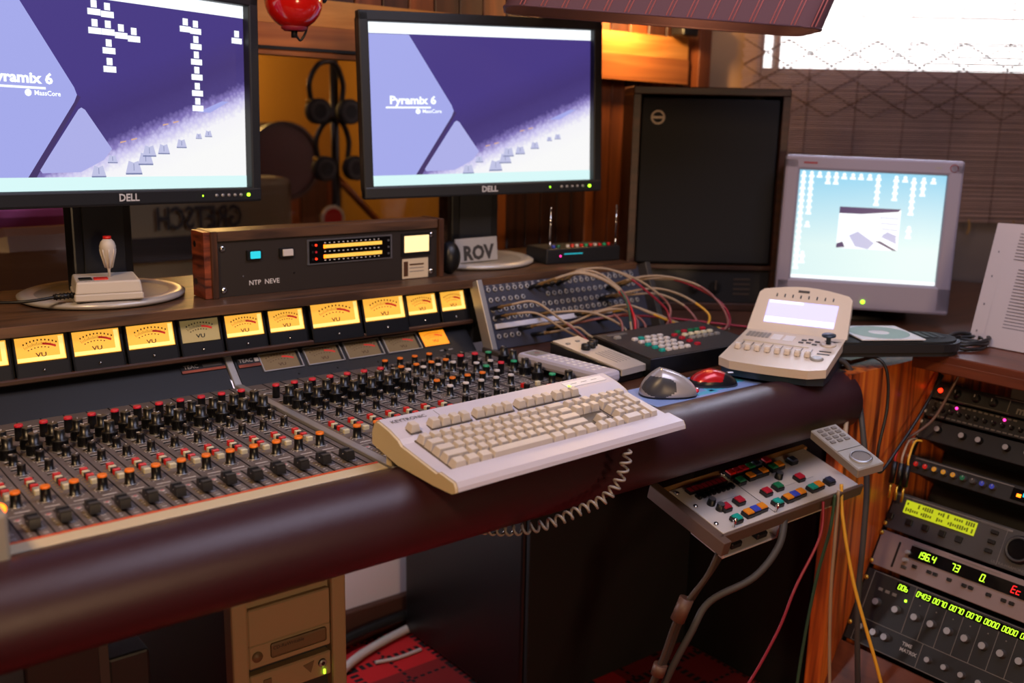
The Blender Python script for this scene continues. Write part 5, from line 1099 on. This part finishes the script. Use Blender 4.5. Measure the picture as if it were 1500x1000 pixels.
# corner of a grey box with orange lamps at the left edge of the desk
tb = thing('lamp_box', 'grey box with two glowing orange lamps at the far left of the mixing console', 'box', (.165, 1.125, .7655))
B().box((.0, .0, .015), (.10, .07, .055), 'plastic_grey', .004).build('case', tb)
for x_, y_ in ((.058, .052), (.046, .067), (.036, .085)): B().sphere((x_, y_, .016 if y_ < .08 else .012), .0085, 'led_orange' if y_ < .08 else 'led_red', 14, (1, 1, .8)).build('indicator_lamp', tb)
B().box((.02, .075, .0), (.09, .08, .016), 'soft_black', .002).build('lamp_panel', tb)

# ------------------------------------------------------------------ red globe lamp above the window
rg = thing('globe_lamp', 'glossy red globe hanging above the desk between the two flat monitors', 'lamp', (.918, 1.815, 1.415))
B().sphere((0, 0, 0), .054, 'red_gloss', 36).build('globe', rg)
q = B().lathe([(.018, 0), (.024, .004), (.024, .010), (.020, .014)], 'cable_crimson', 24, (0, 0, -.056)); q.tube([(.0, 0, -.050), (.0, 0, -.068)], .006, 'black', 10, 1); q.tube([(.004, 0, -.064), (.012, 0, -.072), (.020, -.004, -.060), (.024, -.006, -.046)], .0022, 'black', 8, 6); q.build('cord_outlet', rg)
q = B()
for s_ in (-1, 1): q.cyl((s_*.052, 0, .012), .014, s_*.012, 'black', 18, 'x')
q.tube([(-.062, 0, .012), (-.062, 0, .08), (0, 0, .12), (.062, 0, .08), (.062, 0, .012)], .004, 'black', 8, 6); q.tube([(0, 0, .12), (0, 0, .885)], .004, 'black', 8, 1); q.build('yoke', rg)

# ------------------------------------------------------------------ striped lampshade
ls = thing('lampshade', 'large striped brown fabric lampshade hanging in front of the bright window', 'lampshade', (1.510, 1.450, 1.398), R(-38.8))
q = B(); Lb, Wb, Hs = .60, .20, .26
def rrect(a, b, r_, z_, sh=0, n_=6):
    out = []
    for (sx_, sy_, a0) in ((1, -1, -90), (1, 1, 0), (-1, 1, 90), (-1, -1, 180)):
        for k in range(n_+1): t_ = R(a0+90*k/n_); out.append((sx_*(a/2-r_)+r_*math.cos(t_)+sh, sy_*(b/2-r_)+r_*math.sin(t_), z_))
    return out
lo = rrect(Lb, Wb, .05, 0); hi = rrect(Lb-.02, Wb-.10, .035, Hs, .12); n_ = len(lo)
lo = [(p[0], p[1], p[2]-.016*p[0]/.3) for p in lo]
q.add(lo+hi, [(i, (i+1) % n_, (i+1) % n_+n_, i+n_) for i in range(n_)], 'shade_cloth', True); q.build('fabric', ls)
q = B(); 
for k in range(15):
    u_ = -.27+k*.0385
    for dx_ in (0, .007):
        a_ = Vector((u_+dx_, -Wb/2-.0008, .001-.016*u_/.3)); b_ = Vector((u_+.12+dx_, -(Wb-.10)/2-.0008, Hs)); q.tube([a_, b_], .0013, 'shade_line', 5, 1)
q.build('stripes', ls)
q = B(); q.tube(lo+[lo[0]], .002, 'shade_cloth', 6, 1); q.build('rim', ls)
q = B(); q.tube([(.12, 0, Hs), (.12, 0, .92)], .004, 'black', 8, 1); q.tube([(-.1, -.06, Hs), (.34, .06, Hs)], .002, 'black', 6, 1); q.tube([(.12, 0, .10), (.12, 0, Hs)], .006, 'brass', 8, 1); q.sphere((.12, 0, .12), .03, 'glow_window', 16); q.build('lamp_holder', ls)
tag(B().box((0, 0, 0), (.06, .05, .045), 'black', .006).build('wall_bracket', loc=(2.17, 1.985, 1.452)), 'small black box fixed on the beam near the corner', 'bracket')

# ------------------------------------------------------------------ things beyond the glass
hp = []
for nm, (x_, y_, z_), lab in (('headphones', (1.63, 3.0, 1.24), 'black headphones hanging behind the glass, the upper pair'), ('headphones', (1.66, 3.02, 1.06), 'black headphones hanging behind the glass, the lower pair')):
    t_ = thing(nm, lab, 'headphones', (x_, y_, z_)); q = B().tube([(-.06, 0, 0), (-.065, 0, .06), (-.03, 0, .115), (.03, .01, .12), (.065, .02, .06), (.06, .02, 0)], .009, 'black', 8, 6); q.build('headband', t_)
    for s_ in (-1, 1): q = B().cyl((s_*.055, -.02, -.03), .04, .03, 'black_matte', 20, '-y'); q.ring((s_*.055, -.05, -.03), .022, .032, .003, 'rack_grey', 20, '-y'); q.build('ear_cup', t_)
    B().sphere((-.085, -.03, .0), .009, 'brass', 10).build('hinge', t_)
st_ = thing('microphone_stand', 'dark microphone stand behind the glass that the headphones hang on', 'stand', (1.68, 3.05, 0)); B().tube([(0, 0, 0), (0, 0, 1.62)], .014, 'black', 10, 1).build('pole', st_); B().tube([(.0, 0, 1.0), (.25, .05, .78)], .012, 'plank_c', 10, 1).build('boom', st_); B().lathe([(.16, 0), (.16, .02), (0, .03)], 'black', 24).build('base', st_)
for z_ in (1.24, 1.06): B().tube([(0, 0, z_+.12), (-.03, -.05, z_+.12)], .006, 'black', 8, 1).build('hook', st_)
dr = thing('drum', 'dark red round drum seen through the glass', 'drum', (1.69, 3.45, 1.03)); q = B().lathe([(0, 0), (.135, .0), (.135, .25), (0, .25)], ['drum_red', 'drum_red', 'drum_red'], 40, (0, 0, 0), 'y'); q.build('shell', dr); B().ring((0, -.012, 0), .130, .142, .02, 'drum_hoop', 40, 'y').build('hoop', dr)
ds_ = B().tube([(0, 0, 0), (0, 0, -.14)], .012, 'silver_soft', 8, 1); ds_.lathe([(.012, -.14), (.012, -1.02)], 'silver_soft', 8); ds_.build('stand', dr, (0, .12, 0))
cs = thing('instrument_case', 'tan case with mirrored GRETSCH lettering seen through the glass', 'case', (1.22, 3.02, .0)); q = B().box((.0, .1, .50), (.60, .16, 1.0), 'case_tan', .02); q.build('shell', cs)
q = B().text('GRETSCH', .095, (-.015, .015, .885), 'case_dark', mirror=True, bold=.02, sx=.66); q.build('lettering', cs)
B().box((.0, .014, .80), (.61, .01, .07), 'case_dark').build('lid_band', cs)
ch = thing('leather_chair', 'rounded dark brown leather chair back behind the left monitor, beyond the glass', 'chair', (.60, 2.62, 0)); B().box((.08, 0, .66), (.34, .12, .54), 'seat_leather', .05).build('backrest', ch); B().box((.08, .2, .40), (.34, .36, .1), 'seat_leather', .03).build('seat', ch); B().cyl((.08, .2, 0), .03, .36, 'black', 12).build('pedestal', ch)
tag(B().box((.70, 3.35, .90), (.46, .2, .10), 'cloth_pink', .04).build('folded_cloth'), 'pink and purple cloth seen through the glass at the left', 'cloth')
tag(B().box((.70, 3.35, .425), (.55, .35, .85), 'plank_a', .01).build('cupboard'), 'brown cupboard under the pink cloth beyond the glass', 'cupboard')
tag(B().tube([(.85, 3.12, .80), (.885, 3.11, 1.02)], .022, 'orange_thing', 12, 1).build('bottle'), 'slim orange bottle beyond the glass above the chair back', 'bottle')
tag(B().tube([(.85, 3.12, .0), (.85, 3.12, .795)], .05, 'drum_hoop', 12, 1).build('pedestal_stool'), 'dark pedestal beyond the glass that the orange bottle stands on', 'stool')
sg = thing('round_sign', 'round yellow and red label just above the walnut cased unit, beyond the glass', 'sign', (1.58, 2.90, .88)); B().lathe([(.042, 0), (.042, .01), (.032, .012), (0, .012)], ['brass', 'sticker', 'btn_red'], 28, (0, 0, 0), '-y').build('face', sg); B().tube([(0, .01, -.04), (0, .01, -.88)], .01, 'black', 8, 1).build('post', sg)

# ------------------------------------------------------------------ camera
CR = [[0.783142, -0.120421, 0.610071], [-0.621516, -0.183396, 0.761633], [0.020168, -0.975636, -0.218469]]
cam = bpy.data.cameras.new('Camera'); co = bpy.data.objects.new('Camera', cam); COL.objects.link(co); S.camera = co
M3 = Matrix([[CR[i][0], -CR[i][1], -CR[i][2]] for i in range(3)]); co.matrix_world = Matrix.Translation((0, 0, 1.22)) @ M3.to_4x4()
cam.sensor_width = 36; cam.lens = 36.0199; cam.clip_start = .02
cam.dof.use_dof = True; cam.dof.focus_distance = 1.62; cam.dof.aperture_fstop = 3.2
# ------------------------------------------------------------------ lights
def area(name, loc, target, size, power, col, sy=None):
    l = bpy.data.lights.new(name, 'AREA'); l.energy = power; l.color = col; l.size = size
    if sy: l.shape = 'RECTANGLE'; l.size_y = sy
    o = bpy.data.objects.new(name, l); COL.objects.link(o); o.location = loc
    o.rotation_euler = (Vector(target)-Vector(loc)).to_track_quat('-Z', 'Y').to_euler(); return o
def point(name, loc, power, col, r_=.03):
    l = bpy.data.lights.new(name, 'POINT'); l.energy = power; l.color = col; l.shadow_soft_size = r_
    o = bpy.data.objects.new(name, l); COL.objects.link(o); o.location = loc; return o
wc = P0+D*1.0
area('window_daylight', tuple(wc-NRM*.5+Vector((0, 0, 2.2))), tuple(wc+NRM*1.3+Vector((0, 0, .75))), 1.7, 480, (.62, .70, 1.0), .8)
area('ceiling_lamp', (-.5, .5, 2.1), (.9, 1.3, .75), .22, 22, (1.0, .64, .33))
area('ceiling_fill', (1.3, .7, 2.25), (1.5, 1.3, .75), 1.2, 29, (.76, .76, 1.0))  # added cool fill from above, stands in for ceiling bounce
area('floor_lamp', (.35, -1.0, .90), (1.1, 1.4, .60), .3, 13, (1.0, .65, .36))
point('shade_bulb', (1.60, 1.40, 1.50), 2.0, (1.0, .62, .28))
point('beam_lamp', (1.95, 1.93, 1.50), 9.0, (1.0, .60, .22), .02)
point('far_room_lamp', (1.72, 4.2, 1.42), 13, (1.0, .64, .22), .08)
point('far_room_fill', (.60, 2.75, 1.85), 9, (1.0, .72, .85), .06)  # added fill to brighten the cloth and case beyond the glass
point('under_desk_fill', (.85, 1.70, .60), 4.0, (1.0, .92, 1.0), .05)  # added fill for the low wall and carpet, no real lamp here
w = bpy.data.worlds.new('World'); S.world = w; w.use_nodes = True
w.node_tree.nodes['Background'].inputs[0].default_value = (.85, .9, 1, 1); w.node_tree.nodes['Background'].inputs[1].default_value = 6
S.view_settings.view_transform = 'Standard'; S.view_settings.look = 'None'; S.view_settings.exposure = 0; S.view_settings.gamma = 1; S.view_settings.use_curve_mapping = False
S.cycles.use_denoising = True; S.cycles.max_bounces = 6; S.cycles.diffuse_bounces = 3; S.cycles.caustics_reflective = False; S.cycles.caustics_refractive = False; S.cycles.sample_clamp_indirect = 4
bpy.context.view_layer.update()
